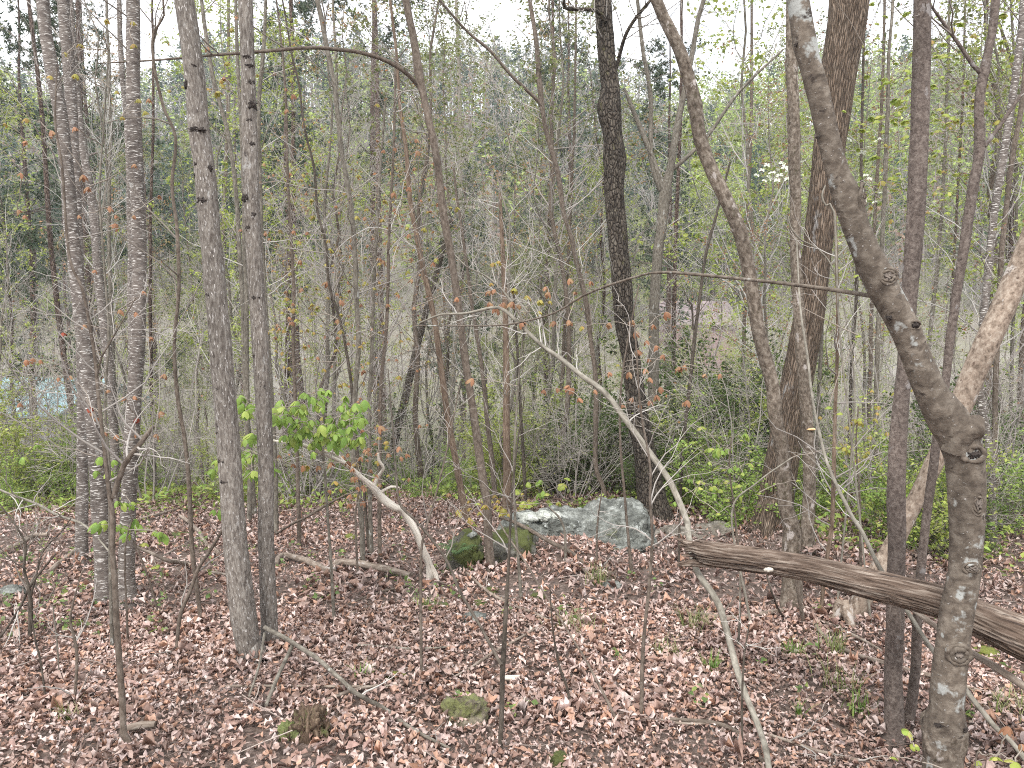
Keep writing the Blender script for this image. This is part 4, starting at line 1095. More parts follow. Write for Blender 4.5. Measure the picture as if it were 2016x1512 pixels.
fallen('bleached bare branch propped up from its forked foot by the mossy rock', 'bleach',
       [(539, 868, 4, 5.0), (569, 873, 5, 5.0), (598, 878, 7, 5.05), (628, 889, 8, 5.1), (668, 907, 9, 5.15), (688, 919, 9, 5.2), (717, 944, 11, 5.3), (735, 960, 14, 5.35), (747, 974, 17, 5.4), (777, 998, 15, 5.45), (788, 1003, 14, 5.5), (813, 1035, 14, 5.55), (830, 1074, 14, 5.6), (844, 1115, 14, 5.65), (850, 1148, 20, 5.7)], 2, n=0,
       limbs=[[(745, 893, 4, 5.3), (746, 906, 6), (755, 921, 6), (747, 935, 7), (737, 956, 8), (738, 968, 9, 5.36)], [(786, 960, 3, 5.4), (770, 958, 5), (752, 968, 6), (745, 974, 8, 5.4)], [(596, 848, 3, 5.0), (628, 884, 4), (660, 893, 5), (676, 908, 6, 5.16)],
              [(862, 1150, 8, 5.65), (858, 1132, 9), (846, 1108, 9, 5.65)]])
fallen('long thin dark stick leaning up to the right behind the knotty trunks', 'brown', [(539, 1060, 5), (598, 1020, 5, 6.6), (638, 998, 5, 6.6), (678, 976, 4, 6.5), (727, 958, 4, 6.5), (752, 915, 3, 6.5)], 3)
fallen('long slender branch sloping down from the knotty pair to the bottom centre', 'grey', [(521, 1235, 9, 3.85), (569, 1261, 9, 3.75), (625, 1296, 9, 3.6), (660, 1327, 9, 3.45), (705, 1365, 9, 3.3), (757, 1407, 9), (799, 1438, 8), (886, 1487, 5)], 4, n=3, ln=.25,
       limbs=[[(524, 1388, 7, 3.3), (549, 1327, 8), (576, 1270, 8, 3.74)], [(490, 1372, 4, 3.4), (510, 1310, 5), (521, 1247, 6, 3.85)]])
fallen('thin straight pale stick lying level above the rotten stump', 'dead', [(441, 1362, 4), (521, 1362, 5), (620, 1364, 5), (698, 1364, 5), (785, 1360, 4)], 5)
fallen('short brown stick running right from behind the rotten stump', 'dead', [(640, 1392, 8), (690, 1372, 7), (740, 1362, 6), (792, 1361, 5)], 6)
fallen('thin twig leaning low on leaves left of the dark bare stick', 'brown', [(351, 1209, 5), (300, 1250, 4), (243, 1296, 3)], 7, n=3)
fallen('pale curved branch lying at the far left edge', 'dead', [(0, 1100, 9), (34, 1083, 10), (65, 1066, 10), (95, 1063, 8)], 8, n=3)
fallen('thin pale bough arching down from the left edge to the dashed trunks', 'lite', [(-10, 960, 4, 5.6), (50, 984, 5, 5.5), (89, 1002, 5, 5.4), (119, 1016, 5, 5.3), (159, 1030, 5, 5.2), (186, 1052, 4, 5.1), (214, 1085, 3, 5.0)], 9, n=8, ln=.5)
fallen('pale bough arching behind the straight dashed trunk down to the right', 'dead', [(262, 1074, 6, 5.4), (300, 1088, 6, 5.4), (335, 1104, 8, 5.4), (363, 1119, 8), (399, 1130, 6), (446, 1141, 5)], 10, n=5, ln=.4)
fallen('brown stick lying flat beyond the thin wavy sapling', 'dead', [(278, 1028, 6), (310, 1020, 6), (353, 1008, 5)], 11)
fallen('pale dead limb slanting to the foot of the thick knotty trunk', 'dead', [(355, 1022, 6), (378, 1040, 8), (400, 1070, 9), (430, 1100, 8)], 12, n=2)
fallen('pinkish rotting branch lying near the left sapling clump', 'dead', [(152, 1088, 8), (119, 1119, 10), (95, 1137, 9)], 13)
fallen('thin pinkish stick running diagonally across leaves below the mossy rock', 'dead', [(917, 1133, 4), (955, 1171, 6), (1007, 1199, 6), (1052, 1216, 6), (1097, 1237, 5)], 14, n=2)
fallen('grey curved branch arching in front of the boulder onto the leaves', 'brown', [(983, 1017, 5, 6.3), (1018, 1029, 7, 6.2), (1077, 1063, 8, 6.0), (1122, 1086, 8, 5.9), (1146, 1115, 7), (1167, 1126, 7)], 15)
fallen('thin stick lying from the dark centre sapling down to the mossy clump', 'dead', [(893, 1345, 4), (935, 1320, 6), (972, 1296, 6), (1020, 1268, 5), (1059, 1244, 4)], 16)
fallen('slender pale stick bowed on the leaves left of the centre sapling', 'lite', [(690, 1278, 3), (740, 1280, 4), (799, 1286, 5), (861, 1286, 4), (903, 1279, 3)], 17)
fallen('thin stick arching low from the clearing to below the mossy rock', 'brown', [(660, 1209, 3), (730, 1180, 4), (799, 1162, 4), (854, 1153, 4), (896, 1165, 4)], 18)
fallen('straight pale branch lying level across the leaves left of the mottled leaning tree', 'dead', [(1316, 1214, 6), (1390, 1222, 7), (1455, 1225, 8), (1524, 1216, 9), (1587, 1206, 7)], 19, n=3)
fallen('long brown pole lying from the mottled tree foot to under the nearest tree', 'dead', [(1590, 1222, 8), (1628, 1270, 9), (1681, 1299, 9), (1740, 1320, 9), (1837, 1347, 9), (1930, 1375, 8), (2030, 1404, 7)], 20)
fallen('thin stick parallel to and above the long brown pole', 'dead', [(1610, 1230, 5), (1680, 1262, 6), (1745, 1300, 5)], 21)
fallen('brown pole leaning down beneath the log to the right edge', 'dead', [(1795, 1198, 10, 3.3), (1850, 1240, 11, 3.15), (1906, 1280, 13, 3.0), (1958, 1310, 14, 2.9), (2030, 1360, 15, 2.75)], 22)
fallen('crooked dead branch in the bottom right foreground', 'brown', [(1316, 1428, 8), (1403, 1438, 9), (1455, 1459, 10), (1503, 1512, 10)], 23, n=5, ln=.25)
fallen('dead twiggy branch lying between the pale sapling foot and the pair of brown trunks', 'dead', [(1500, 1455, 5), (1560, 1475, 7), (1620, 1495, 7), (1690, 1512, 8)], 24, n=6, ln=.25)
fallen('dark thin branch bent down under the left of the log', 'dark', [(1510, 1133, 4, 3.9), (1524, 1181, 4, 3.85), (1542, 1223, 5), (1569, 1254, 4)], 25)
fallen('short dark curved twig beside the leaning pale trunk foot', 'dark', [(1705, 1200, 4), (1729, 1230, 5), (1733, 1265, 5)], 26)
fallen('short bleached stick right of the mossy clump', 'bleach', [(990, 1346, 9), (1022, 1346, 11)], 27)
fallen('mossy broken log piece in the left foreground', 'dead', [(250, 1452, 13), (280, 1447, 15), (308, 1444, 12)], 28)
fallen('pale stick at the lower right below the centre-right sapling', 'dead', [(1300, 1430, 6), (1345, 1437, 6), (1400, 1436, 5)], 29)
fallen('rusty short stick lying in leaves left of the straight whip', 'rust', [(690, 1216, 4), (730, 1208, 5), (762, 1198, 4)], 30)
fallen('grey stick lying flat behind the short dead sprout', 'dead', [(1150, 1380, 8), (1180, 1382, 9)], 31)

# ================================================================== LEAF CLUSTERS
def cluster_mesh(name, pal, seed, n=5, L=1.0, droop=1.0, w=.42):
    """umbrella of drooping young leaflets, unit length"""
    rs = np.random.RandomState(seed)
    a = Acc()
    for k in range(n):
        an = 2 * PI * k / n + rs.uniform(-.3, .3)
        out = np.array([math.cos(an), math.sin(an), 0]); side = np.array([-math.sin(an), math.cos(an), 0])
        ln = L * rs.uniform(.75, 1.15)
        m = 6; t = np.linspace(0, 1, m)
        r = np.sin(t * 1.35) * ln * .62 / droop ** .3; z = -(1 - np.cos(t * 1.7)) * ln * .62 * droop + .06 * t
        wd = np.sin(np.clip(t, 0.03, .985) * PI) ** .8 * ln * w * (1 + .25 * (t - .5)) * .5
        row = []
        for i in range(m):
            c = out * r[i] + np.array([0, 0, z[i]])
            row += [c - side * wd[i] + np.array([0, 0, -wd[i] * .55]), c, c + side * wd[i] + np.array([0, 0, -wd[i] * .55])]
        f = [(i * 3 + q, i * 3 + q + 1, i * 3 + q + 4, i * 3 + q + 3) for i in range(m - 1) for q in (0, 1)]
        c = np.array(pal)[rs.randint(0, len(pal))] * rs.uniform(.8, 1.25)
        a.add(np.array(row), f4=f, tint=c)
    return a.mesh(name, LEAF, use_tint=True, use_bark=False)
CL = {k: [cluster_mesh('leaf_cluster', pal, s0 + i, 5 + i % 3, 1, dr, w * 1.25) for i in range(5)] for k, (pal, s0, dr, w) in {
    'g': ([(.22, .33, .07), (.28, .40, .09), (.36, .44, .11), (.17, .28, .06)], 10, 1.35, .42), 'o': ([(.40, .21, .12), (.36, .18, .10), (.42, .27, .15)], 20, 1.35, .40),
    'y': ([(.34, .32, .07), (.42, .36, .10), (.38, .26, .08)], 30, 1.1, .42), 'r': ([(.28, .06, .03), (.20, .045, .03)], 40, 1.2, .45),
    'l': ([(.27, .36, .07), (.36, .42, .09), (.42, .42, .12)], 50, .7, .5)}.items()}

def cluster_sapling(name, label, cat, bark, stempts, clusters, d, seed, kind_sz, spread=.25, group=None, dtop=None, stuff=None, step=2, twr=.0016):
    """a sapling whose leaf clusters hang where the photo shows them, joined by fine twigs to the nearest wood"""
    rs = np.random.RandomState(seed)
    t, P, R, d, o0 = stem(name, label, cat, bark, stempts, d=d, dtop=dtop, seed=seed, group=group)
    nodes = list(P[len(P) // 5:: step]); rad = list(np.full(len(nodes), .003))
    cur = []
    pts = []
    for (x, y, kd, sz) in clusters:
        q, tt = at(x, y, d + rs.uniform(-spread, spread))
        pts.append((q, kd, sz / FPX * tt))
    order = sorted(range(len(pts)), key=lambda i: min(np.sum((np.array(nodes) - pts[i][0]) ** 2, axis=1)))
    NP = np.array(nodes)
    tops = []
    Pl, Rl = [], []
    for i in order:
        q = pts[i][0]
        w = NP + 0.0
        dist = np.linalg.norm(NP - q, axis=1) + np.clip(NP[:, 2] - q[2], 0, 9) * .5
        b = NP[int(np.argmin(dist))]
        n = 7; s = np.linspace(0, 1, n)[:, None]
        mid = (b + q) / 2 + np.array([rs.normal() * .03, rs.normal() * .03, abs(rs.normal()) * .05]) * min(1.0, np.linalg.norm(q - b) * 2)
        C = (1 - s) ** 2 * b + 2 * s * (1 - s) * mid + s ** 2 * q
        C[1:-1] += rs.normal(size=(n - 2, 3)) * .004
        Pl.append(C); Rl.append(np.linspace(twr * 1.6, twr * .7, n) * (1 + 1.0 * min(np.linalg.norm(q - b), .8)))
        NP = np.vstack([NP, C[2:]])
    a = Acc(); tubes(a, np.array(Pl), np.array(Rl), 5, tint=(.28, .24, .20))
    link('branches', a.mesh('branches', TWIG, o0, use_tint=True), t, kind='stuff')
    for (q, kd, sz) in pts:
        o = link('leaf_cluster', CL[kd][rs.randint(0, 4)], t, q - o0)
        o.rotation_euler = (rs.normal() * .25, rs.normal() * .25, rs.uniform(0, 6.28))
        o.scale = (sz * kind_sz * (1.05 if kd in 'oyr' else 1.2) * rs.uniform(.7, 1.25),) * 3
    return t

def z4(lst, k, sz, ox=0.0, oy=500.0, f=2.88):
    return [(ox + x / f, oy + y / f, k, sz) for (x, y) in lst]
GREEN1 = z4([(1370, 810), (1440, 850), (1400, 890), (1565, 860), (1560, 910), (1640, 920), (1620, 890), (1700, 880), (1760, 810), (1790, 850), (1830, 820), (1690, 960), (1760, 970), (1740, 1000), (1820, 970),
             (1880, 940), (1930, 860), (1970, 940), (1930, 990), (1985, 880), (1440, 1030), (1480, 1020), (1400, 1040), (1370, 1130), (1420, 1130), (1470, 1140), (1360, 1170), (1535, 1165), (1600, 1030), (1650, 1055),
             (1690, 1040), (1800, 1050), (1850, 1030), (1900, 1050), (1960, 1040), (2010, 940), (1540, 1230), (1390, 1245), (1430, 1230), (1210, 1450), (1230, 1170), (1500, 1160), (1660, 870), (1735, 930), (1850, 960), (1590, 930), (1780, 1060), (1875, 980), (1720, 850), (1810, 800)], 'g', 27)
GREEN1 += z4([(30, 860), (60, 890), (130, 850), (110, 900), (150, 930), (40, 950), (80, 1040), (20, 1050), (150, 1040), (60, 990)], 'g', 26, 660)
rs = np.random.RandomState(3)
GREEN1 += [(x + rs.normal() * 12, y + rs.normal() * 9, k_, s_) for (x, y, k_, s_) in GREEN1 for _ in (0, 1) if rs.uniform() < .85]
GREEN1 += z4([(1660, 1190), (1875, 1180), (1720, 1200), (1800, 1200), (1580, 1140)], 'o', 20) + z4([(75, 1130), (145, 1150), (75, 1175), (200, 1220), (100, 1215), (230, 1250), (130, 1320), (160, 1310), (30, 1330)], 'o', 20, 660)
cluster_sapling('leafy_sapling', 'low sapling with drooping bright green leaf clusters beside the knotty pair of trunks', 'sapling', 'grey',
                [(640, 800, 3), (636, 860, 4), (640, 930, 5), (645, 1010, 5), (652, 1100, 6), (656, 1170, 6)], GREEN1, 4.75, 201, .56, spread=.35)
cluster_sapling('leafy_sapling', 'small green-leaved sapling in front of the left dashed trunks', 'sapling', 'brown',
                [(262, 1020, 3), (250, 1060, 3), (246, 1110, 4), (250, 1215, 4)],
                z4([(565, 130), (545, 120), (680, 135), (700, 140), (770, 130), (765, 100), (730, 185), (900, 175), (880, 165), (925, 185), (600, 110)], 'g', 26, 0, 987) + z4([(545, 1230), (640, 1170), (205, 1080), (565, 1150), (635, 1230), (700, 1410), (740, 1410), (660, 1400), (130, 1150)], 'g', 22), 4.5, 202, .56, spread=.2)
cluster_sapling('leafy_sapling', 'tiny ankle-high seedling with yellow-green leaves right of the left dashed trunks', 'seedling', 'brown',
                [(318, 1120, 2), (322, 1150, 2), (330, 1185, 3)], z4([(820, 235), (875, 370), (885, 360), (970, 600), (990, 580), (940, 620)], 'l', 20, 0, 987), None, 203, .5, spread=.05)
ORC = z4([(870, 205), (905, 200), (870, 275), (960, 275), (915, 300), (1040, 285), (1050, 385), (1025, 290), (690, 245), (780, 705), (1005, 270)], 'o', 25, 660) + z4([(1015, 195), (1085, 235), (1165, 260), (1220, 265), (1155, 325), (930, 40), (900, 50)], 'y', 22, 660)
cluster_sapling('leafy_sapling', 'thin sapling with hanging orange young leaves above the middle of the pale arching sapling', 'sapling', 'grey',
                [(1042, 600, 3), (1030, 660, 3), (1020, 760, 4), (1012, 900, 5), (1014, 1010, 5), (1022, 1120, 6)], ORC, 5.0, 204, .55)
ORR = z4([(1240, 380), (1320, 375), (1195, 185), (1210, 215), (1355, 215), (1445, 155), (1325, 140), (1555, 390), (1690, 375), (1800, 400), (1870, 330), (1765, 490), (1815, 520), (1710, 545), (1860, 570), (1700, 440), (1550, 670), (1665, 670),
          (1760, 650), (1780, 700), (1775, 595), (1470, 770), (1690, 815), (1725, 855), (1625, 855), (1185, 770), (1260, 760), (1325, 745), (1355, 765), (1380, 815), (1820, 800), (1840, 755), (1785, 830)], 'o', 22, 660)
ORR += z4([(95, 630), (105, 830), (210, 680), (295, 680), (60, 640), (85, 840)], 'o', 22, 1316) + z4([(1600, 625), (1395, 410)], 'y', 20, 660)
cluster_sapling('leafy_sapling', 'slim sapling dotted with small rusty orange leaf tufts in front of the dark scaly tree', 'sapling', 'brown',
                [(1258, 560, 3), (1240, 650, 3), (1224, 760, 4), (1222, 880, 5), (1230, 980, 5), (1240, 1090, 6)], ORR, 5.6, 205, .52, spread=.5)
LOR = z4([(540, 90), (610, 770), (700, 810), (760, 805), (935, 680), (905, 895), (660, 1025), (545, 925), (515, 895), (770, 1015), (890, 1020), (765, 330), (680, 315), (110, 845), (810, 210), (600, 1010), (400, 690), (330, 700), (190, 590), (150, 600), (230, 600), (480, 400), (850, 470)], 'o', 20)
LOR += z4([(355, 445), (775, 935), (520, 870)], 'r', 26) + z4([(290, 740), (150, 800), (120, 980), (100, 1190), (140, 1220), (445, 1220), (470, 990), (620, 1170), (655, 1220), (665, 1270), (760, 1220), (765, 930), (905, 1110), (420, 720), (500, 1060)], 'o', 22, 0, 0)
LOR += z4([(290, 430), (380, 300), (600, 110), (750, 120), (760, 250), (820, 630), (690, 660), (780, 560), (430, 420), (455, 250), (665, 515), (30, 700), (150, 670)], 'y', 20, 0, 0)
cluster_sapling('leafy_sapling', 'tall thin sapling scattered with orange and dark red leaves across the left trunks', 'sapling', 'grey',
                [(214, 100, 3), (205, 240, 3), (196, 380, 4), (206, 520, 4), (214, 660, 5), (206, 800, 5), (214, 930, 6), (216, 1060, 6), (220, 1190, 7)], LOR, 4.4, 206, .52, spread=.4)
rs = np.random.RandomState(5)
def ell(cx, cy, sx, sy, n, kinds, sz, rs):
    out = []
    for k in range(n):
        out.append((cx + rs.normal() * sx, cy + rs.normal() * sy, kinds[rs.randint(0, len(kinds))], sz * rs.uniform(.7, 1.25)))
    return out
YM = ell(1760, 180, 70, 110, 75, 'lll', 17, rs) + ell(1760, 330, 60, 60, 45, 'lly', 15, rs) + ell(1930, 120, 60, 90, 34, 'lly', 17, rs) + ell(1870, 250, 60, 90, 30, 'lly', 15, rs)
cluster_sapling('young_maple', 'young maple with fresh yellow-green leaves filling the gap right of the oak', 'maple tree', 'grey',
                [(1760, -60, 5), (1752, 100, 6), (1746, 300, 8), (1735, 500, 8), (1728, 700, 9), (1722, 900, 10), (1716, 1080, 12)], YM, 8.0, 207, .6, spread=.9, step=3)
OM = ell(745, 470, 70, 110, 80, 'oyoy', 14, rs) + ell(690, 640, 60, 70, 50, 'oyy', 14, rs) + ell(820, 420, 40, 60, 24, 'oy', 13, rs)
cluster_sapling('young_maple', 'young maple with tiny orange and olive leaves spread over the centre-left thicket', 'maple tree', 'grey',
                [(760, 200, 4), (748, 360, 5), (738, 520, 6), (730, 700, 7), (726, 880, 8), (730, 1060, 9)], OM, 6.6, 208, .6, spread=.8, step=3)
OM = ell(560, 360, 40, 120, 30, 'oyo', 13, rs) + ell(430, 120, 60, 70, 22, 'oyy', 15, rs) + ell(590, 560, 50, 70, 26, 'oyy', 13, rs) + ell(560, 680, 30, 40, 16, 'oy', 13, rs)
cluster_sapling('young_maple', 'thin maple with sparse orange leaves between the knotty pair and the clearing trunks', 'maple tree', 'brown',
                [(540, -40, 3), (560, 150, 4), (566, 330, 5), (575, 520, 6), (580, 760, 7), (590, 1040, 8)], OM, 7.0, 209, .6, spread=.7, step=3)
OL = ell(1700, 830, 40, 40, 22, 'lyy', 16, rs) + ell(1700, 890, 30, 25, 16, 'lyy', 16, rs)
cluster_sapling('leafy_sapling', 'low shrubby sapling with olive-yellow leaves right of the oak base', 'sapling', 'brown',
                [(1690, 800, 3), (1685, 880, 3), (1690, 960, 4), (1694, 1080, 5)], OL, 5.2, 210, .6, spread=.3)
OL = ell(1430, 890, 34, 26, 26, 'ggl', 16, rs) + ell(1400, 960, 40, 20, 14, 'gl', 18, rs)
cluster_sapling('leafy_sapling', 'little sapling with bright green leaves between the pale sapling and the mottled tree', 'sapling', 'brown',
                [(1440, 860, 3), (1436, 920, 3), (1444, 990, 4), (1452, 1070, 5)], OL, 5.4, 211, .6, spread=.3)
OL = ell(730, 925, 70, 50, 34, 'oyo', 18, rs) + ell(790, 880, 40, 50, 14, 'oo', 18, rs) + ell(950, 1000, 50, 14, 22, 'yyl', 18, rs)
cluster_sapling('leafy_sapling', 'low sapling with orange-brown leaves around the bleached branch', 'sapling', 'brown',
                [(700, 900, 3), (706, 960, 3), (700, 1020, 4), (704, 1130, 5)], OL, 5.9, 212, .55, spread=.4)
OL = ell(1060, 975, 30, 18, 20, 'llg', 18, rs) + ell(1010, 990, 30, 12, 12, 'yl', 18, rs)
cluster_sapling('leafy_sapling', 'knee-high seedling clump with pale green upright leaves behind the boulder', 'seedling', 'brown',
                [(1050, 985, 3), (1050, 1010, 3), (1052, 1040, 4)], OL, 7.9, 213, .6, spread=.2)
# buds on the vines
OB = [(1654, 812, 'l', 16), (1650, 880, 'l', 16), (1570, 945, 'l', 16), (1522, 580, 'l', 18), (1690, 660, 'l', 16), (1414, 1010, 'l', 16), (1350, 960, 'l', 16), (1386, 950, 'l', 14), (1455, 955, 'l', 14), (1494, 970, 'l', 14), (1632, 800, 'l', 16)]
cluster_sapling('leafy_sapling', 'sparse shrub with a few pale unfolding buds around the mottled tree base', 'shrub', 'lite',
                [(1560, 900, 3), (1490, 950, 3), (1440, 1010, 4), (1470, 1180, 5)], OB, 4.6, 214, .5, spread=.2)
# leaves hanging at bottom right corner, close to the lens
OB = [(1985, 1430, 'o', 34), (2010, 1465, 'o', 34), (1960, 1490, 'l', 34), (2000, 1500, 'l', 32), (1790, 1440, 'l', 26), (1800, 1470, 'l', 24), (1760, 1490, 'l', 22), (1925, 1500, 'l', 26)]
cluster_sapling('leafy_sapling', 'seedling with green and rusty leaves in the bottom right corner', 'seedling', 'brown',
                [(1930, 1470, 3), (1920, 1500, 3), (1925, 1560, 4)], OB, 2.45, 215, .55, spread=.12)

# ================================================================== small things on trees
FUNG = plain_mat('shelf_fungus', (.62, .42, .22), .8, noise=.4, nsc=60)
q, t = at(1597, 845, 6.55)
a = Acc(); W, F = blob_verts((.040, .03, .012), 3, .25, 3, 3); a.add(W, f3=F)
o = link('shelf_fungus', a.mesh('shelf_fungus', FUNG, use_bark=False), None, q)
tag(o, 'pale orange shelf fungus jutting from the narrow moss-flecked trunk', 'fungus')
# dogwood with white blossoms
WHT = leaf_mat('dogwood_petal', .3, .5)
t, P, R, d, o0 = stem('dogwood', 'dogwood with a few flat white blossoms showing behind the oak', 'dogwood tree', 'grey',
                      [(1625, 260, 4), (1622, 420, 6), (1618, 600, 7), (1612, 800, 8), (1606, 1000, 10)], d=8.3, seed=230, twigs=(20, 1.1, 4, .2), buds=(YGR, .045), nb=300)
a = Acc(); rs = np.random.RandomState(9)
FL = [(1500, 335), (1510, 325), (1520, 340), (1528, 333), (1535, 345), (1545, 330), (1552, 338), (1560, 345), (1515, 350), (1540, 322), (1570, 335), (1490, 345), (1580, 318), (1505, 356), (1530, 355), (1550, 352),
      (1685, 370), (1695, 380), (1705, 345), (1712, 352), (1700, 395), (1722, 398), (1690, 392), (1728, 275), (1735, 380), (1698, 300), (1670, 290), (1672, 275), (1715, 290)]
for (x, y) in FL:
    q, tt = at(x, y, 8.3 + rs.normal() * .2)
    up_ = nrm(np.array([rs.normal() * .4, -.6 + rs.normal() * .3, 1.0]))
    e1 = nrm(np.cross(up_, [0, 1, .2])); e2 = np.cross(up_, e1); s = .036 * rs.uniform(.8, 1.2)
    for kq in range(4):
        dv = e1 * math.cos(kq * PI / 2 + .4) + e2 * math.sin(kq * PI / 2 + .4); sd = np.cross(up_, dv)
        a.add(np.array([q, q + dv * s * .7 - sd * s * .45 + up_ * .006, q + dv * s * 1.15 - sd * s * .12, q + dv * s * 1.15 + sd * s * .12, q + dv * s * .7 + sd * s * .45 + up_ * .006]),
              f3=[(0, 1, 2), (0, 2, 3), (0, 3, 4)], tint=(.78, .80, .70))
link('blossom', a.mesh('blossom', WHT, o0, smooth=False, use_tint=True, use_bark=False), t, kind='stuff')

# ================================================================== grass, ferns, seedlings
GRS = leaf_mat('grass_blade', .3, .5)
def tuft(label, px, py, w, h, n, seed, pal, cat='grass', name='grass_tuft'):
    d = hit(px, py); q, t = at(px, py, d); k = t / FPX
    rs = np.random.RandomState(seed); a = Acc()
    for j in range(n):
        x, y = rs.normal() * w * k * .28, rs.normal() * w * k * .22
        an = rs.uniform(0, 6.28); L = h * k * rs.uniform(.6, 1.25); lean = rs.uniform(.15, .9)
        ou = np.array([math.cos(an), math.sin(an), 0]); sd = np.array([-math.sin(an), math.cos(an), 0]) * .0032
        s = np.linspace(0, 1, 5)[:, None]
        C = np.array([x, y, .0]) + ou * (s ** 1.6) * L * lean + np.array([0, 0, 1.0]) * (s - .35 * lean * s ** 2.5) * L
        wd = (1 - s * .9)
        V = np.stack([C - sd * wd, C + sd * wd], 1).reshape(-1, 3)
        f = [(2 * i, 2 * i + 1, 2 * i + 3, 2 * i + 2) for i in range(4)]
        a.add(V, f4=f, tint=np.array(pal)[rs.randint(0, len(pal))] * rs.uniform(.8, 1.2))
    o = link(name, a.mesh(name, GRS, use_tint=True, use_bark=False), None, (q[0], q[1], float(ground(q[0], q[1]))))
    tag(o, label, cat)
GP = [(.20, .25, .08), (.30, .32, .14), (.38, .36, .20), (.14, .20, .05)]
GB = [(.16, .27, .05), (.22, .32, .07), (.12, .20, .05)]
tuft('spiky pale grass tuft just below the boulder', 1176, 1152, 38, 46, 60, 1, GP)
tuft('low wide grass tuft right of the long leaning whip', 1130, 1240, 80, 34, 110, 2, GP)
tuft('small grass sprig in the leaves below the slim clearing stems', 716, 1336, 34, 30, 36, 3, GB)
tuft('sparse dry grass around the pale level branch at right', 1370, 1240, 70, 50, 70, 4, GP)
tuft('green grass sprig right of the pale bent sapling', 1404, 1326, 34, 42, 40, 5, GB)
tuft('dark green grass tuft below the pale level branch end', 1562, 1296, 34, 36, 60, 6, GB)
tuft('tall green weedy tuft left of the joined brown trunks', 1650, 1360, 70, 80, 34, 7, GP)
tuft('green weedy tuft trailing toward the foot of the joined brown trunks', 1700, 1410, 60, 60, 30, 8, GB)
tuft('short upright green sprig in the right foreground leaves', 1573, 1412, 18, 38, 22, 9, GB)
tuft('dry grass tuft in the leaves right of the thin knobbly sapling', 1310, 1290, 60, 34, 50, 10, GP)
tuft('thin grass clump at the base of the leaning pale trunk', 1640, 1290, 50, 60, 50, 11, GP)
tuft('green grass sprig between the mossy stones below the mossy rock', 842, 1200, 50, 26, 40, 12, GB)
tuft('grassy sprig in the leaves at the lower left', 140, 1420, 40, 50, 22, 13, GP)
tuft('low dry grass near the foot of the nearest tree, right side', 1975, 1400, 70, 50, 50, 14, GP)
# fern on mossy rock
def fern(label, px, py, d, sz, n, seed):
    q, t = at(px, py, d); k = t / FPX * sz; rs = np.random.RandomState(seed)
    tt = thing('fern', label, 'fern', q)
    for j in range(n):
        an = 2 * PI * j / n + rs.uniform(-.3, .3); L = k * rs.uniform(.7, 1.2)
        ou = np.array([math.cos(an), math.sin(an), 0]); sd = np.array([-math.sin(an), math.cos(an), 0])
        a = Acc()
        for i in range(12):
            s = (i + 1) / 13; c = ou * s * L + np.array([0, 0, 1]) * (math.sin(s * 2.4) * .45) * L; w = L * .26 * math.sin(PI * min(1, s * .95 + .12)) + .002
            for sg in (-1, 1):
                tipv = c + sd * sg * w + ou * w * .35 - np.array([0, 0, w * .3])
                a.add(np.array([c - ou * L * .035, tipv, c + ou * L * .035]), f3=[(0, 1, 2)], tint=np.array((.08, .14, .05)) * rs.uniform(.7, 1.4))
        link('frond', a.mesh('frond', GRS, use_tint=True, use_bark=False, smooth=False), tt)
fern('small evergreen fern growing on the left lobe of the mossy rock', 900, 1092, 5.9, 44, 10, 1)
fern('fern sprig at the lower left skirt of the mossy rock', 884, 1132, 5.9, 22, 7, 2)
# scattered seedlings on the leaves
rs = np.random.RandomState(12)
SE = Acc()
pos = []
for k in range(170):
    r = rs.uniform()
    if r < .55: px, py = rs.uniform(-40, 330), rs.uniform(985, 1260)
    elif r < .75: px, py = rs.uniform(330, 900), rs.uniform(1010, 1200)
    else: px, py = rs.uniform(900, 2050), rs.uniform(1080, 1450)
    d = hit(px, py); q, t = at(px, py, d); q[2] = float(ground(q[0], q[1])) + rs.uniform(.03, .10)
    pos.append(q)
pos = np.repeat(np.array(pos), 6, 0) + rs.normal(size=(len(pos) * 6, 3)) * .022
leaves(SE, pos, .036, rs, [(.20, .29, .10), (.16, .25, .08), (.28, .34, .10), (.22, .26, .13)], aspect=.75, droop=.0)
o = link('ground_seedlings', SE.mesh('ground_seedlings', LEAF, use_tint=True, use_bark=False))
tag(o, 'tiny green seedlings and weeds dotted through the fallen leaves', 'seedlings', kind='stuff')
# short bare sticks through the litter
rs = np.random.RandomState(14); n = 900
y = np.sqrt(rs.uniform(1.9 ** 2, 9.5 ** 2, n)); x = rs.uniform(-.8, .8, n) * y; z = ground(x, y) + rs.uniform(.012, .05, n)
an = rs.uniform(0, 2 * PI, n); L = rs.uniform(.06, .35, n)
s = np.linspace(-.5, .5, 4)
dirv = np.stack([np.cos(an), np.sin(an), rs.normal(0, .12, n)], -1)
P = np.stack([x, y, z], -1)[:, None] + dirv[:, None] * (s[None, :, None] * L[:, None, None]) + rs.normal(size=(n, 4, 3)) * .006
P[..., 2] = np.maximum(P[..., 2], ground(P[..., 0], P[..., 1]) + .01)
a = Acc(); tubes(a, P, rs.uniform(.0012, .0035, n)[:, None] * np.array([1, 1, .8, .5]), 4)
a.tint = [np.repeat(np.array([(.26, .21, .18), (.38, .32, .28), (.16, .12, .10)])[rs.randint(0, 3, n)], 16, 0)]
o = link('twig_litter', a.mesh('twig_litter', TWIG, use_tint=True)); tag(o, 'small broken twigs strewn over the fallen leaves', 'twigs', kind='stuff')
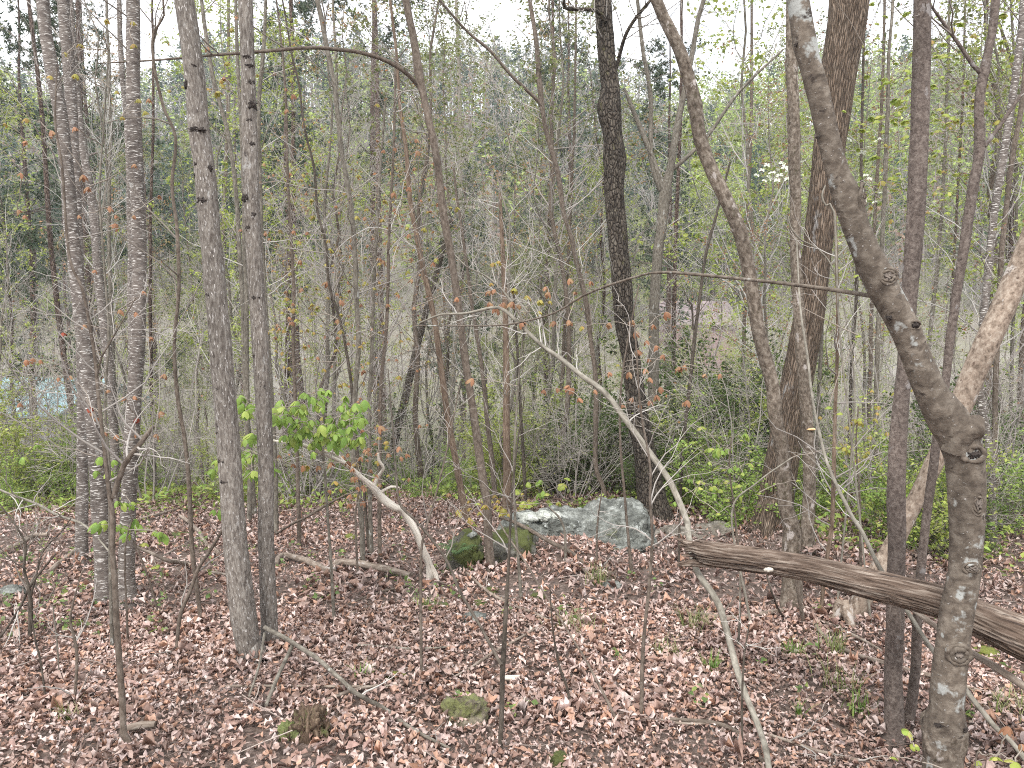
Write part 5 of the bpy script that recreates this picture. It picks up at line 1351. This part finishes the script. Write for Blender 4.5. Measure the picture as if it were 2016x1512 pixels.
# ================================================================== BUILDINGS AND CAR IN THE VALLEY
def box(acc, x0, x1, y0, y1, z0, z1):
    V = np.array([(x, y, z) for z in (z0, z1) for y in (y0, y1) for x in (x0, x1)], float)
    acc.add(V, f4=[(0, 2, 3, 1), (4, 5, 7, 6), (0, 1, 5, 4), (2, 6, 7, 3), (0, 4, 6, 2), (1, 3, 7, 5)])
def boxmesh(name, mat, *b):
    a = Acc(); box(a, *b); return a.mesh(name, mat, smooth=False, use_bark=False)
def house(label, corner, rz, Lx, Wy, H, rise, wallm, roofm, trimm, seams=True, wins=()):
    t = thing('house', label, 'house', corner, rz)
    link('wall', boxmesh('wall', wallm, 0, Lx, 0, Wy, -1.5, H), t)
    # gable infill
    for nm, x in (('gable', 0.0), ('gable', Lx)):
        a = Acc(); V = np.array([(x - .02, 0, H), (x - .02, Wy, H), (x - .02, Wy / 2, H + rise), (x + .02, 0, H), (x + .02, Wy, H), (x + .02, Wy / 2, H + rise)])
        a.add(V, f3=[(0, 1, 2), (3, 5, 4)], f4=[(0, 3, 4, 1), (1, 4, 5, 2), (2, 5, 3, 0)]); link(nm, a.mesh(nm, wallm, smooth=False, use_bark=False), t)
    for sgn in (0, 1):
        a = Acc()
        ey = -.35 if sgn == 0 else Wy + .35; ez = H - rise * .35 / (Wy / 2)
        th = .08
        V = []
        for x in (-.35, Lx + .35):
            V += [(x, ey, ez), (x, Wy / 2, H + rise), (x, Wy / 2, H + rise + th), (x, ey, ez + th)]
        a.add(np.array(V), f4=[(0, 1, 2, 3), (4, 7, 6, 5), (0, 3, 7, 4), (0, 4, 5, 1), (3, 2, 6, 7), (1, 5, 6, 2)])
        rf = link('roof', a.mesh('roof', roofm, smooth=False, use_bark=False), t)
        if seams:
            for k in range(int(Lx / .6) + 1):
                xx = -.3 + k * .6; a = Acc(); V = []
                for x in (xx - .02, xx + .02):
                    V += [(x, ey, ez + th), (x, Wy / 2, H + rise + th), (x, Wy / 2, H + rise + th + .04), (x, ey, ez + th + .04)]
                a.add(np.array(V), f4=[(0, 1, 2, 3), (4, 7, 6, 5), (0, 3, 7, 4), (0, 4, 5, 1), (3, 2, 6, 7), (1, 5, 6, 2)])
                link('roof_seam', a.mesh('roof_seam', roofm, smooth=False, use_bark=False), rf)
    for (x, z, w, h, face) in wins:
        f = link('window', boxmesh('window', trimm, x, x + w, -.05, .03, z, z + h) if face == 0 else boxmesh('window', trimm, -.05, .03, x, x + w, z, z + h), t)
        link('pane', boxmesh('pane', PANE, x + .08, x + w - .08, -.06, 0, z + .08, z + h - .08) if face == 0 else boxmesh('pane', PANE, -.06, 0, x + .08, x + w - .08, z + .08, z + h - .08), f)
    return t
PANE = plain_mat('window_pane', (.04, .05, .06), .1)
TEAL = plain_mat('teal_metal_roof', (.24, .38, .41), .4, noise=.12, nsc=2)
WALLG = plain_mat('pale_grey_siding', (.34, .37, .41), .7, noise=.12, nsc=2)
PINK = plain_mat('pinkish_brick', (.27, .185, .18), .9, noise=.2, nsc=2)
PROOF = plain_mat('weathered_pink_roof', (.21, .165, .165), .8, noise=.35, nsc=2)
WHITE = plain_mat('white_trim', (.75, .75, .74), .6, noise=.05)
# teal-roofed house: near eave corner; gable wall faces right, roof slope faces left-front
c, _ = at(107, 815, 33.0)
# local x axis runs along the ridge: choose rz so +x points to the left and slightly away
rzh = math.atan2(-.22, -.975)
# mirrored layout: local +x = left, so +y (rotated) would face the camera; shift so that the wall block lies beyond the corner
t = house('pale grey house with a teal metal roof glimpsed low through the trees at far left', (c[0] + .975 * -7.0 + -.22 * -0.0, c[1] + .22 * 7.0, c[2] - 2.7), math.atan2(-.22, .975), 7.0, 6.0, 2.7, 1.25, WALLG, TEAL, WHITE,
          wins=[(1.0, .9, 1.0, 1.1, 0), (4.0, .9, 1.0, 1.1, 0)])
c, _ = at(1318, 690, 56.0)
house('pinkish building partly hidden behind twigs right of the Y-forked tree', (c[0], c[1], c[2] - .6), .08, 5.0, 6.0, 2.6, 1.6, PINK, PROOF, PINK,
      wins=[(.8, 1.3, .8, 1.0, 0)])
# white car, mostly hidden by shrubs
CARW = plain_mat('white_car_paint', (.75, .77, .80), .25, noise=.02)
BLK = plain_mat('tyre_rubber', (.03, .03, .03), .8); RED = plain_mat('red_lamp_lens', (.5, .02, .03), .3); CHR = plain_mat('wheel_rim', (.5, .5, .5), .3, .8)
c, _ = at(1885, 1004, 24.5)
c[2] = float(ground(c[0], c[1]))
t = thing('parked_car', 'white car parked beyond the thicket, showing in bits around the nearest tree', 'car', c, .12)
prof = [(-2.2, .35), (-2.25, .75), (-2.1, .95), (-1.5, 1.02), (-1.0, 1.42), (-.3, 1.50), (.55, 1.45), (1.15, 1.0), (1.9, .90), (2.2, .72), (2.2, .35)]
a = Acc(); V = []
for y, s in ((-.82, 1), (-.62, 1), (.62, 1), (.82, 1)):
    for (x, z) in prof: V.append((x, y * (.86 if z > 1.05 else 1.0), z))
n = len(prof); F = []
for r_ in range(3):
    for k in range(n): F.append((r_ * n + k, r_ * n + (k + 1) % n, (r_ + 1) * n + (k + 1) % n, (r_ + 1) * n + k))
a.add(np.array(V), f4=F)
for r_ in (0, 3):
    cx = np.array([[0, V[r_ * n][1], .8]])
    a.add(np.vstack([np.array(V[r_ * n:(r_ + 1) * n]), cx]), f3=[(k, (k + 1) % n, n) if r_ else ((k + 1) % n, k, n) for k in range(n)])
link('body', a.mesh('body', CARW, smooth=False, use_bark=False), t)
for y in (-.76, .76):
    for (x0, x1, x2, x3) in ((-1.25, -.35, -.35, -.95), (-.25, .95, .5, -.25)):
        sg = 1 if y > 0 else -1
        a = Acc(); a.add(np.array([(x0, y + sg * .02, 1.05), (x1, y + sg * .02, 1.05), (x2, y * .90 + sg * .01, 1.4), (x3, y * .90 + sg * .01, 1.4)] + [(x0, y - sg * .02, 1.05), (x1, y - sg * .02, 1.05), (x2, y * .9 - sg * .03, 1.4), (x3, y * .9 - sg * .03, 1.4)]),
                         f4=[(0, 1, 2, 3), (7, 6, 5, 4), (0, 4, 5, 1), (2, 6, 7, 3)])
        link('side_window', a.mesh('side_window', PANE, smooth=False, use_bark=False), t)
    for x in (-1.35, 1.35):
        th_ = np.arange(20) * 2 * PI / 20
        for nm, r_, w_, mt in (('wheel', .32, .11, BLK), ('rim', .2, .125, CHR)):
            a = Acc(); ring = np.stack([np.cos(th_) * r_, 0 * th_, np.sin(th_) * r_], -1)
            V = np.vstack([ring + [0, -w_, 0], ring + [0, w_, 0], [[0, -w_, 0], [0, w_, 0]]])
            a.add(V, f4=[(k, (k + 1) % 20, 20 + (k + 1) % 20, 20 + k) for k in range(20)], f3=[((k + 1) % 20, k, 40) for k in range(20)] + [(20 + k, 20 + (k + 1) % 20, 41) for k in range(20)])
            me = a.mesh(nm, mt, smooth=False, use_bark=False)
            if nm == 'wheel': wh = link(nm, me, t, (x, y, .32))
            else: link(nm, me, wh)
for y in (-.62, .62):
    link('tail_lamp', boxmesh('tail_lamp', RED, -2.27, -2.1, y - .13, y + .13, .68, .88), t)

# ================================================================== BACKGROUND TREES AND SHRUBS
GREYT = (.42, .40, .375); BRNT = (.29, .26, .235)
def V_tree(seed, H, r0, n1, ln, n2, bark, tw, pal=None, nl=0, ls=.06, crown=.3, bend=.02, ang=.75, n3=2, up=.08):
    rs = np.random.RandomState(seed)
    N = 14
    z = np.linspace(-.2, H, N)
    x = np.cumsum(rs.normal(size=N) * bend) ; y = np.cumsum(rs.normal(size=N) * bend)
    P = np.stack([x - x[0], y - y[0], z], -1); R = r0 * (1 - .88 * (z - z[0]) / (H + .2)); R[0] *= 1.4
    C = catmull(np.column_stack([P, R]), .35)
    a = Acc(); tubes(a, C[:, :3], C[:, 3], 9, bseed=seed, amp=.10, freq=7)
    trunk = a.mesh('trunk', BK[bark])
    P1, R1 = C[:, :3][None], np.minimum(C[:, 3], r0 * .8)[None]
    b1, r1 = grow(P1, R1, n1, ln * 1.25, ang, up, .19, rs, tmin=crown, tmax=.97, N=8, r0=.42, rmin=.005)
    b2, r2 = grow(b1, r1, n2, ln * .42, .7, up * .6, .18, rs, tmin=.15, N=5, r0=.5, rmin=.003)
    b3, r3 = grow(b2, r2, n3, ln * .2, .6, .04, .2, rs, tmin=.2, N=3, r0=.6, rmin=.0022)
    a = Acc()
    tubes(a, b1, r1, 5, tint=tw); tubes(a, b2, r2, 3, tint=np.array(tw) * 1.1); tubes(a, b3, r3, 3, tint=np.array(tw) * 1.2)
    br = a.mesh('branches', TWIG, use_tint=True)
    lf = None
    if pal is not None:
        a = Acc(); src = np.concatenate([b3.reshape(-1, 3), b2[:, 3:].reshape(-1, 3)])
        leaves(a, src[rs.randint(0, len(src), nl)], ls, rs, pal, aspect=.6, jit=.03)
        lf = a.mesh('foliage', LEAF, use_tint=True, use_bark=False)
    return trunk, br, lf

def V_pine(seed, H, r0, crown, n1, nt, ln=1.9):
    rs = np.random.RandomState(seed)
    z = np.linspace(-.2, H, 12)
    P = np.stack([np.cumsum(rs.normal(size=12) * .05), np.cumsum(rs.normal(size=12) * .05), z], -1); R = r0 * (1 - .85 * (z + .2) / (H + .2))
    C = catmull(np.column_stack([P, R]), .4)
    a = Acc(); tubes(a, C[:, :3], C[:, 3], 10, bseed=seed, amp=.12, freq=6); trunk = a.mesh('trunk', BK['pine'])
    b1, r1 = grow(C[:, :3][None], C[:, 3][None], n1, ln, 1.25, .05, .12, rs, tmin=crown, tmax=.98, N=7, r0=.28, rmin=.010)
    d1, q1 = grow(C[:, :3][None], C[:, 3][None], 16, 1.0, 1.45, -.02, .16, rs, tmin=.25, tmax=crown, N=5, r0=.2, rmin=.007)
    b2, r2 = grow(b1, r1, 6, ln * .33, .8, .06, .15, rs, tmin=.3, N=4, r0=.5, rmin=.004)
    a = Acc(); tubes(a, b1, r1, 5, tint=(.15, .12, .105)); tubes(a, b2, r2, 3, tint=(.16, .13, .11)); tubes(a, d1, q1, 4, tint=(.22, .20, .18))
    br = a.mesh('branches', TWIG, use_tint=True)
    src = np.concatenate([b2[:, 1:].reshape(-1, 3), b1[:, 4:].reshape(-1, 3)])
    ctr = src[rs.randint(0, len(src), nt)] + rs.normal(size=(nt, 3)) * .05
    a = Acc()
    m = 7
    cc = np.repeat(ctr, m, 0); dd = nrm(rs.normal(size=(nt * m, 3)) + np.array([0, 0, .35])); ss = nrm(np.cross(dd, rs.normal(size=(nt * m, 3))))
    L = rs.uniform(.09, .17, (nt * m, 1)); w = .018
    V = np.stack([cc - ss * w, cc + ss * w, cc + dd * L], 1)
    col = np.repeat(np.array([(.055, .085, .045), (.075, .105, .055), (.04, .065, .04), (.10, .13, .07)])[rs.randint(0, 4, nt)], m * 3, 0)
    a.add(V.reshape(-1, 3), f3=np.arange(nt * m * 3).reshape(-1, 3), tint=col)
    return trunk, br, a.mesh('foliage', NEEDLE, use_tint=True, use_bark=False, smooth=False)

def V_shrub(seed, H, stems, nl, ls, pal, tw, spread=.55, n1=9, n2=5):
    rs = np.random.RandomState(seed)
    M = stems; N = 7
    an = rs.uniform(0, 2 * PI, M); rad = rs.uniform(.02, .12, M)
    p = np.stack([np.cos(an) * rad, np.sin(an) * rad, -.05 + 0 * an], -1)
    d = nrm(np.stack([np.cos(an) * spread, np.sin(an) * spread, np.ones(M)], -1) + rs.normal(size=(M, 3)) * .15)
    out = [p]
    hh = H * rs.uniform(.6, 1.1, M)[:, None] / (N - 1)
    for k in range(N - 1):
        d = nrm(d + rs.normal(size=(M, 3)) * .12 + np.array([0, 0, .04])); out.append(out[-1] + d * hh)
    P = np.stack(out, 1); R = rs.uniform(.006, .012, M)[:, None] * np.linspace(1, .3, N)
    b1, r1 = grow(P, R, n1, H * .33, .85, .04, .2, rs, tmin=.12, N=5, r0=.6, rmin=.0028)
    b2, r2 = grow(b1, r1, n2, H * .14, .8, .03, .22, rs, tmin=.2, N=3, r0=.7, rmin=.002)
    a = Acc(); tubes(a, P, R, 5, tint=tw); tubes(a, b1, r1, 3, tint=tw); tubes(a, b2, r2, 3, tint=np.array(tw) * 1.15)
    br = a.mesh('stems', TWIG, use_tint=True)
    lf = None
    if nl:
        a = Acc(); src = np.concatenate([b2.reshape(-1, 3), b1[:, 1:].reshape(-1, 3)])
        leaves(a, src[rs.randint(0, len(src), nl)], ls, rs, pal, aspect=.6, droop=.15, jit=.025)
        lf = a.mesh('foliage', LEAF, use_tint=True, use_bark=False)
    return br, lf

OLV = [(.20, .24, .09), (.26, .28, .11), (.16, .20, .07), (.30, .30, .14)]
YG2 = [(.34, .42, .09), (.42, .48, .12), (.28, .36, .08), (.46, .48, .17)]
REDB = [(.36, .19, .12), (.42, .24, .14), (.32, .22, .12), (.28, .15, .10)]
MDG = [(.27, .39, .09), (.33, .45, .11), (.38, .48, .13), (.20, .31, .08)]
DKG = [(.09, .15, .04), (.10, .16, .04), (.14, .20, .05), (.06, .09, .03)]
TV = {
 'bare': [V_tree(301, 10, .042, 34, 2.0, 6, 'grey', GREYT, bend=.10), V_tree(302, 12, .058, 40, 2.3, 6, 'brown', (.36, .33, .30), bend=.13), V_tree(303, 8, .032, 32, 1.6, 6, 'grey', (.44, .41, .38), bend=.14),
          V_tree(304, 11, .07, 38, 2.5, 6, 'pine', BRNT, bend=.12, ang=.9)],
 'bud': [V_tree(311, 10, .044, 32, 2.1, 6, 'grey', GREYT, YG2, 4200, .07, .2, .12), V_tree(312, 12, .06, 36, 2.4, 6, 'brown', BRNT, OLV, 4800, .07, .25, .12), V_tree(313, 7.5, .034, 30, 1.8, 6, 'grey', GREYT, YG2, 3600, .065, .15, .12)],
 'maple': [V_tree(321, 9, .04, 32, 2.0, 6, 'grey', GREYT, REDB, 2400, .055, .2, .11), V_tree(322, 11, .052, 34, 2.2, 6, 'grey', (.33, .30, .27), [(.38, .28, .13), (.32, .28, .12), (.42, .24, .13)], 2600, .06, .2, .12)],
 'pine': [V_pine(331, 17, .14, .42, 50, 1700), V_pine(332, 20, .17, .5, 52, 1900, 2.2), V_pine(333, 14, .12, .3, 46, 1500)],
}
SV = {
 'green': [V_shrub(341, 1.5, 9, 3600, .046, MDG, (.24, .21, .18)), V_shrub(342, 1.1, 8, 3200, .046, MDG, (.24, .21, .18), .8), V_shrub(343, 2.0, 8, 3000, .055, YG2, (.24, .21, .18), .45)],
 'dark': [V_shrub(351, 1.9, 10, 3000, .050, DKG, (.14, .12, .10), .5), V_shrub(352, 1.5, 9, 2500, .045, DKG, (.14, .12, .10), .7)],
 'bare': [V_shrub(361, 2.2, 10, 160, .035, YGR, (.34, .31, .28), .5, 10, 6), V_shrub(362, 3.0, 9, 200, .035, REDB, (.30, .27, .25), .4, 11, 6), V_shrub(363, 1.4, 10, 60, .03, YGR, (.36, .33, .30), .8, 9, 6)],
}
def put_tree(kind, i, x, y, s, rz, name, label, cat, group):
    tr_, br, lf = TV[kind][i % len(TV[kind])]
    z = float(ground(x, y))
    t = thing(name, label, cat, (x, y, z), rz, group, s)
    link('trunk', tr_, t); link('branches', br, t, kind='stuff')
    if lf is not None: link('foliage', lf, t, kind='stuff')
    return t
def put_shrub(kind, i, x, y, s, rz, name, label, group):
    br, lf = SV[kind][i % len(SV[kind])]
    z = float(ground(x, y)) - .02
    t = thing(name, label, 'shrub', (x, y, z), rz, group, s)
    link('stems', br, t, kind='stuff')
    if lf is not None: link('foliage', lf, t, kind='stuff')
    return t
rs = np.random.RandomState(42)
# trees standing in the middle distance
NM = {'bare': ('bare_tree', 'thin grey leafless tree in the wood beyond the clearing', 'tree', 'leafless trees beyond the clearing'),
      'bud': ('budding_tree', 'slim tree with fresh yellow-green buds in the wood beyond the clearing', 'tree', 'budding trees beyond the clearing'),
      'maple': ('maple_tree', 'slim tree with tiny russet spring leaves beyond the clearing', 'maple tree', 'russet-leaved trees beyond the clearing'),
      'pine': ('pine_tree', 'tall dark green pine with bare lower trunk rising out of the valley', 'pine tree', 'pines in and beyond the valley')}
cnt = 0
def clear_of(x, y):
    px = 1008 + x / y * FPX
    # keep the teal roof, the pink wall and the car glimpsable
    px = 1008 + x / y * FPX
    if 20 < px < 160 and 9 < y < 33: return rs.uniform() < .22
    if 1780 < px < 2016 and 12 < y < 24: return rs.uniform() < .6
    return True
for k in range(235):
    u = rs.uniform()
    y = 9.8 + 62 * u ** 1.35
    x = rs.uniform(-.80, .80) * y
    if not clear_of(x, y): continue
    px = 1008 + x / y * FPX
    r = rs.uniform()
    if px > 1350: kd = 'bud' if r < .62 else 'bare' if r < .86 else 'maple' if r < .93 else 'pine'
    elif px > 560 and px < 1100: kd = 'bare' if r < .30 else 'maple' if r < .48 else 'bud' if r < .84 else 'pine'
    else: kd = 'bud' if r < .48 else 'bare' if r < .72 else 'maple' if r < .86 else 'pine'
    if kd == 'pine' and y < 18: kd = 'bare'
    sc = rs.uniform(.45, .85) if rs.uniform() < .75 else rs.uniform(.8, 1.15)
    if kd == 'pine':
        # pine tops stand at the skyline in the centre and above it at left
        sc = rs.uniform(.55, .85) if px > 480 and y > 34 else rs.uniform(.7, 1.0)
    put_tree(kd, rs.randint(0, 9), x, y, sc, rs.uniform(0, 6.28), *NM[kd])
for k in range(42):
    y = 12 + 22 * rs.uniform(); px = rs.uniform(-100, 2110); x = (px - 1008) / FPX * y
    if 20 < px < 160: continue
    put_tree('bud', rs.randint(0, 9), x, y, rs.uniform(.28, .45), rs.uniform(0, 6.28), *NM['bud'])
for (px, y, s) in [(1335, 30, .5), (1372, 38, .55), (1415, 33, .5), (1440, 42, .6), (1395, 26, .42), (1350, 46, .6)]:
    put_tree('bud', int(px), (px - 1008) / FPX * y, y, s, px * .1, *NM['bud'])
# pines the photo shows against the sky
for (px, y, s, i, lab) in [(62, 24, .95, 0, 'tall pine showing against the sky at the upper left corner'), (190, 30, 1.0, 1, 'tall pine with spreading limbs behind the far-left clump'),
                           (300, 27, .9, 2, 'pine with drooping limbs behind the straight dashed trunk'), (470, 34, 1.0, 0, 'pine crown showing between the knotty pair of trunks'),
                           (590, 31, 1.05, 1, 'pine rising against the sky right of the knotty pair'), (742, 26, 1.0, 1, 'tallest pine at centre-left, crown reaching past the top of the picture'),
                           (880, 38, .95, 2, 'pine crown behind the arching branch at the top centre'), (1010, 40, .9, 0, 'pine with layered limbs at the skyline left of the dark scaly tree'),
                           (960, 24, .52, 2, 'low dark pine with drooping boughs in the middle of the valley'), (1085, 21, .45, 0, 'dark evergreen low in the middle behind the crooked tree'),
                           (20, 15, .42, 2, 'dark evergreen bough at the left edge halfway down')]:
    x = (px - 1008) / FPX * y
    put_tree('pine', i, x, y, s, rs.uniform(0, 6.28), 'pine_tree', lab, 'pine tree', None)
# shrubs at the edge of the clearing and down the slope
NS = {'green': ('green_shrub', 'small-leaved green shrub in the thicket past the clearing', 'green shrubs of the thicket'),
      'dark': ('dark_shrub', 'dense dark green shrub in the thicket past the boulder', 'dark green shrubs of the thicket'),
      'bare': ('bare_shrub', 'tangle of pale bare stems in the thicket past the clearing', 'bare shrubs of the thicket')}
def edge(px):      # distance of the clearing's far edge for each picture column
    return float(np.interp(px, [0, 400, 1000, 1300, 1500, 1700, 2016], [8.6, 9.0, 9.4, 8.6, 7.6, 6.6, 6.0]))
for k in range(270):
    px = rs.uniform(-250, 2270)
    y0 = edge(px) + rs.uniform(-.3, .9); y = y0 + 18 * rs.uniform() ** 1.15
    x = (px - 1008) / FPX * y
    if 20 < px < 160 and y > 14 and rs.uniform() < .6: continue
    kd = 'green'
    if 1050 < px < 1520 and rs.uniform() < .5: kd = 'dark'
    if px > 1740 and rs.uniform() < .35: kd = 'dark'
    if 940 < px < 1010 and rs.uniform() < .2: kd = 'dark'
    put_shrub(kd, rs.randint(0, 9), x, y, rs.uniform(.35, .95) * (.75 + y / 50), rs.uniform(0, 6.28), *NS[kd])
for (px, y, s) in [(1345, 10.4, 1.25), (1390, 11.0, 1.4), (1440, 10.6, 1.35), (1480, 11.2, 1.2), (1415, 9.8, 1.0), (1365, 12.0, 1.5), (1075, 10.6, .9), (1130, 11.2, 1.05), (1190, 10.4, .9), (1235, 10.8, 1.0), (1460, 12.4, 1.5), (785, 14.5, 1.5), (1890, 8.2, .8), (1960, 8.8, .9)]:
    put_shrub('dark', int(px), (px - 1008) / FPX * y, y, s, px * .1, *NS['dark'])
for k in range(110):
    px = rs.uniform(-200, 2220)
    y = edge(px) + .3 + 34 * rs.uniform() ** 1.6
    x = (px - 1008) / FPX * y
    if 20 < px < 160 and y < 33 and rs.uniform() < .6: continue
    put_shrub('bare', rs.randint(0, 9), x, y, rs.uniform(.7, 1.35), rs.uniform(0, 6.28), *NS['bare'])

gc = Acc(); n = 60000
px = rs.uniform(-200, 2220, n); y = np.interp(px, [0, 400, 1000, 1300, 1500, 1700, 2016], [8.6, 9.0, 9.4, 8.8, 8.0, 6.9, 6.3]) + rs.uniform(-.4, 15, n) ** 1.0; x = (px - 1008) / FPX * y
pt = np.stack([x, y, 0 * x], -1)
keep = vnoise(pt * .8, 31) + .5 * vnoise(pt * 2.4, 33) > -.15
x, y, pt = x[keep], y[keep], pt[keep]
z = ground(x, y) + rs.uniform(0, 1, len(x)) ** 1.6 * (.16 + .28 * np.clip(vnoise(pt * .6, 35) + .3, 0, 1))
leaves(gc, np.stack([x, y, z], -1), .075, rs, MDG + YG2[:2] + OLV[:2], aspect=.5, droop=-.35)
o = link('ground_cover', gc.mesh('ground_cover', LEAF, use_tint=True, use_bark=False))
tag(o, 'bright green ground cover growing down the slope past the clearing', 'ground cover', kind='stuff')

# ================================================================== THE FAR WOODED HILLSIDE
rs = np.random.RandomState(99)
far_l, far_t = Acc(), Acc()
FP = {'p': [(.07, .115, .075), (.09, .14, .085), (.055, .09, .06)], 'y': [(.38, .48, .13), (.45, .52, .16), (.32, .42, .11)], 'g': [(.34, .315, .305), (.40, .37, .36), (.28, .26, .25)],
      'o': [(.17, .20, .085), (.22, .24, .11)], 'r': [(.30, .20, .15), (.34, .24, .17)]}
nfar = 1500
P_, R_, C_ = [], [], []
for k in range(nfar):
    y = 66 + 85 * rs.uniform(); x = rs.uniform(-.85, .85) * y; z = float(ground(x, y))
    az = x / y
    r = rs.uniform()
    w = (.26, .14, .36, .18, .06) if az < .2 else (.08, .50, .18, .18, .06)
    kd = 'pygor'[int(np.searchsorted(np.cumsum(w), r * .999))]
    H = rs.uniform(9, 15) * (1.1 if kd == 'p' else 1)
    n = {'p': 360, 'y': 270, 'g': 330, 'o': 270, 'r': 220}[kd]
    h = rs.uniform(.25 if kd != 'p' else .35, 1, n)
    prof = (1.05 - h) ** .7 if kd == 'p' else np.sqrt(np.clip(1 - ((h - .62) / .42) ** 2, .02, 1))
    rad = H * (.20 if kd == 'p' else .27) * prof * np.sqrt(rs.uniform(0, 1, n))
    # break the crown into boughs
    an = rs.uniform(0, 2 * PI, n); an = an + .5 * np.sin(an * 3 + h * 14)
    pos = np.stack([x + np.cos(an) * rad, y + np.sin(an) * rad, z + h * H + rs.normal(size=n) * .3], -1)
    gap = vnoise(pos * .9, 5) > -.25
    leaves(far_l, pos[gap], .58 if kd != 'g' else .85, rs, FP[kd], aspect=.55 if kd != 'g' else .10, droop=.1 if kd != 'g' else -.8)
    zz = np.linspace(-.3, H * .95, 5)
    P_.append(np.stack([x + np.cumsum(rs.normal(size=5) * .12), y + 0 * zz, z + zz], -1)); R_.append(np.linspace(.16, .03, 5) * rs.uniform(.6, 1.2))
tubes(far_t, np.array(P_), np.array(R_), 4, tint=(.22, .19, .175))
hw = thing('far_woodland', 'spring woodland massed on the far hillside, dark pines among yellow-green and bare crowns', 'woodland', (0, 90, 0))
hw["kind"] = 'stuff'
link('foliage', far_l.mesh('foliage', LEAF, (0, 90, 0), use_tint=True, use_bark=False), hw, kind='stuff')
link('trunks', far_t.mesh('trunks', TWIG, (0, 90, 0), use_tint=True, use_bark=False), hw, kind='stuff')

# ------------------------------------------------------------------ labels: say which one, by the gap between named trunks it shows in
GAPS = [(0, 'left picture edge'), (185, 'front dashed trunk'), (262, 'straight dashed trunk'), (440, 'thickest knotty trunk'), (514, 'second knotty trunk'), (703, 'slim clearing-edge trunk'),
        (856, 'pinkish leaning stem'), (905, 'slender rock-side tree'), (1000, 'brown upright trunk'), (1150, 'crooked middle tree'), (1240, 'dark scaly tree'), (1290, 'grey Y-forked tree'),
        (1500, 'mottled leaning tree'), (1585, 'oak'), (1775, 'dull-brown trunk'), (1860, 'nearest tree'), (2016, 'right picture edge')]
ORD = ['first', 'second', 'third', 'fourth', 'fifth', 'sixth', 'seventh', 'eighth', 'ninth', 'tenth', 'eleventh', 'twelfth', 'thirteenth', 'fourteenth', 'fifteenth', 'sixteenth', 'seventeenth', 'eighteenth', 'nineteenth', 'twentieth']
KINDS = {'leafless trees beyond the clearing': 'leafless trees', 'budding trees beyond the clearing': 'yellow-green trees', 'russet-leaved trees beyond the clearing': 'russet trees', 'pines in and beyond the valley': 'pines',
         'green shrubs of the thicket': 'green shrubs', 'dark green shrubs of the thicket': 'dark shrubs', 'bare shrubs of the thicket': 'bare shrubs'}
buckets = {}
for o in list(scene.objects):
    if o.parent is None and o.get('group') in KINDS:
        x, y, _z = o.location
        px = 1008 + x / y * FPX
        if px < 0 or px > 2016:
            o['label'] = f"one of the {KINDS[o['group']]} out of view past the {'left' if px < 0 else 'right'} picture edge"
            continue
        gi = max(i for i, g in enumerate(GAPS) if g[0] <= px)
        gi = min(gi, len(GAPS) - 2)
        ydist = 'nearer' if y < 12 else 'mid-distance' if y < 20 else 'distant' if y < 34 else 'farthest'
        buckets.setdefault((o['group'], gi, ydist), []).append((px, o))
for (grp, gi, dist), lst in buckets.items():
    lst.sort(key=lambda q: q[0])
    a_, b_ = GAPS[gi][1], GAPS[gi + 1][1]
    for i, (px, o) in enumerate(lst):
        if len(lst) == 1: o['label'] = f"only {dist} one of the {KINDS[grp]} between {a_} and {b_}"
        else: o['label'] = f"{ORD[min(i, 19)]} from left, {dist} {KINDS[grp]} between {a_} and {b_}"

# ------------------------------------------------------------------ thin spring haze over the valley
HZ = True
if HZ:
    hm = bpy.data.materials.new('haze_air'); hm.use_nodes = True
    nt = hm.node_tree; nt.nodes.clear()
    out = nt.nodes.new("ShaderNodeOutputMaterial"); pv = nt.nodes.new("ShaderNodeVolumePrincipled")
    pv.inputs["Color"].default_value = (.90, .94, 1.0, 1); pv.inputs["Density"].default_value = 0.0009; pv.inputs["Anisotropy"].default_value = 0.2
    nt.links.new(pv.outputs[0], out.inputs["Volume"])
    a = Acc(); box(a, -640, 640, -40, 640, -9, 62)
    o = link('haze', a.mesh('haze', hm, smooth=False, use_bark=False)); tag(o, 'thin pale spring haze hanging over the valley', 'haze', kind='stuff')
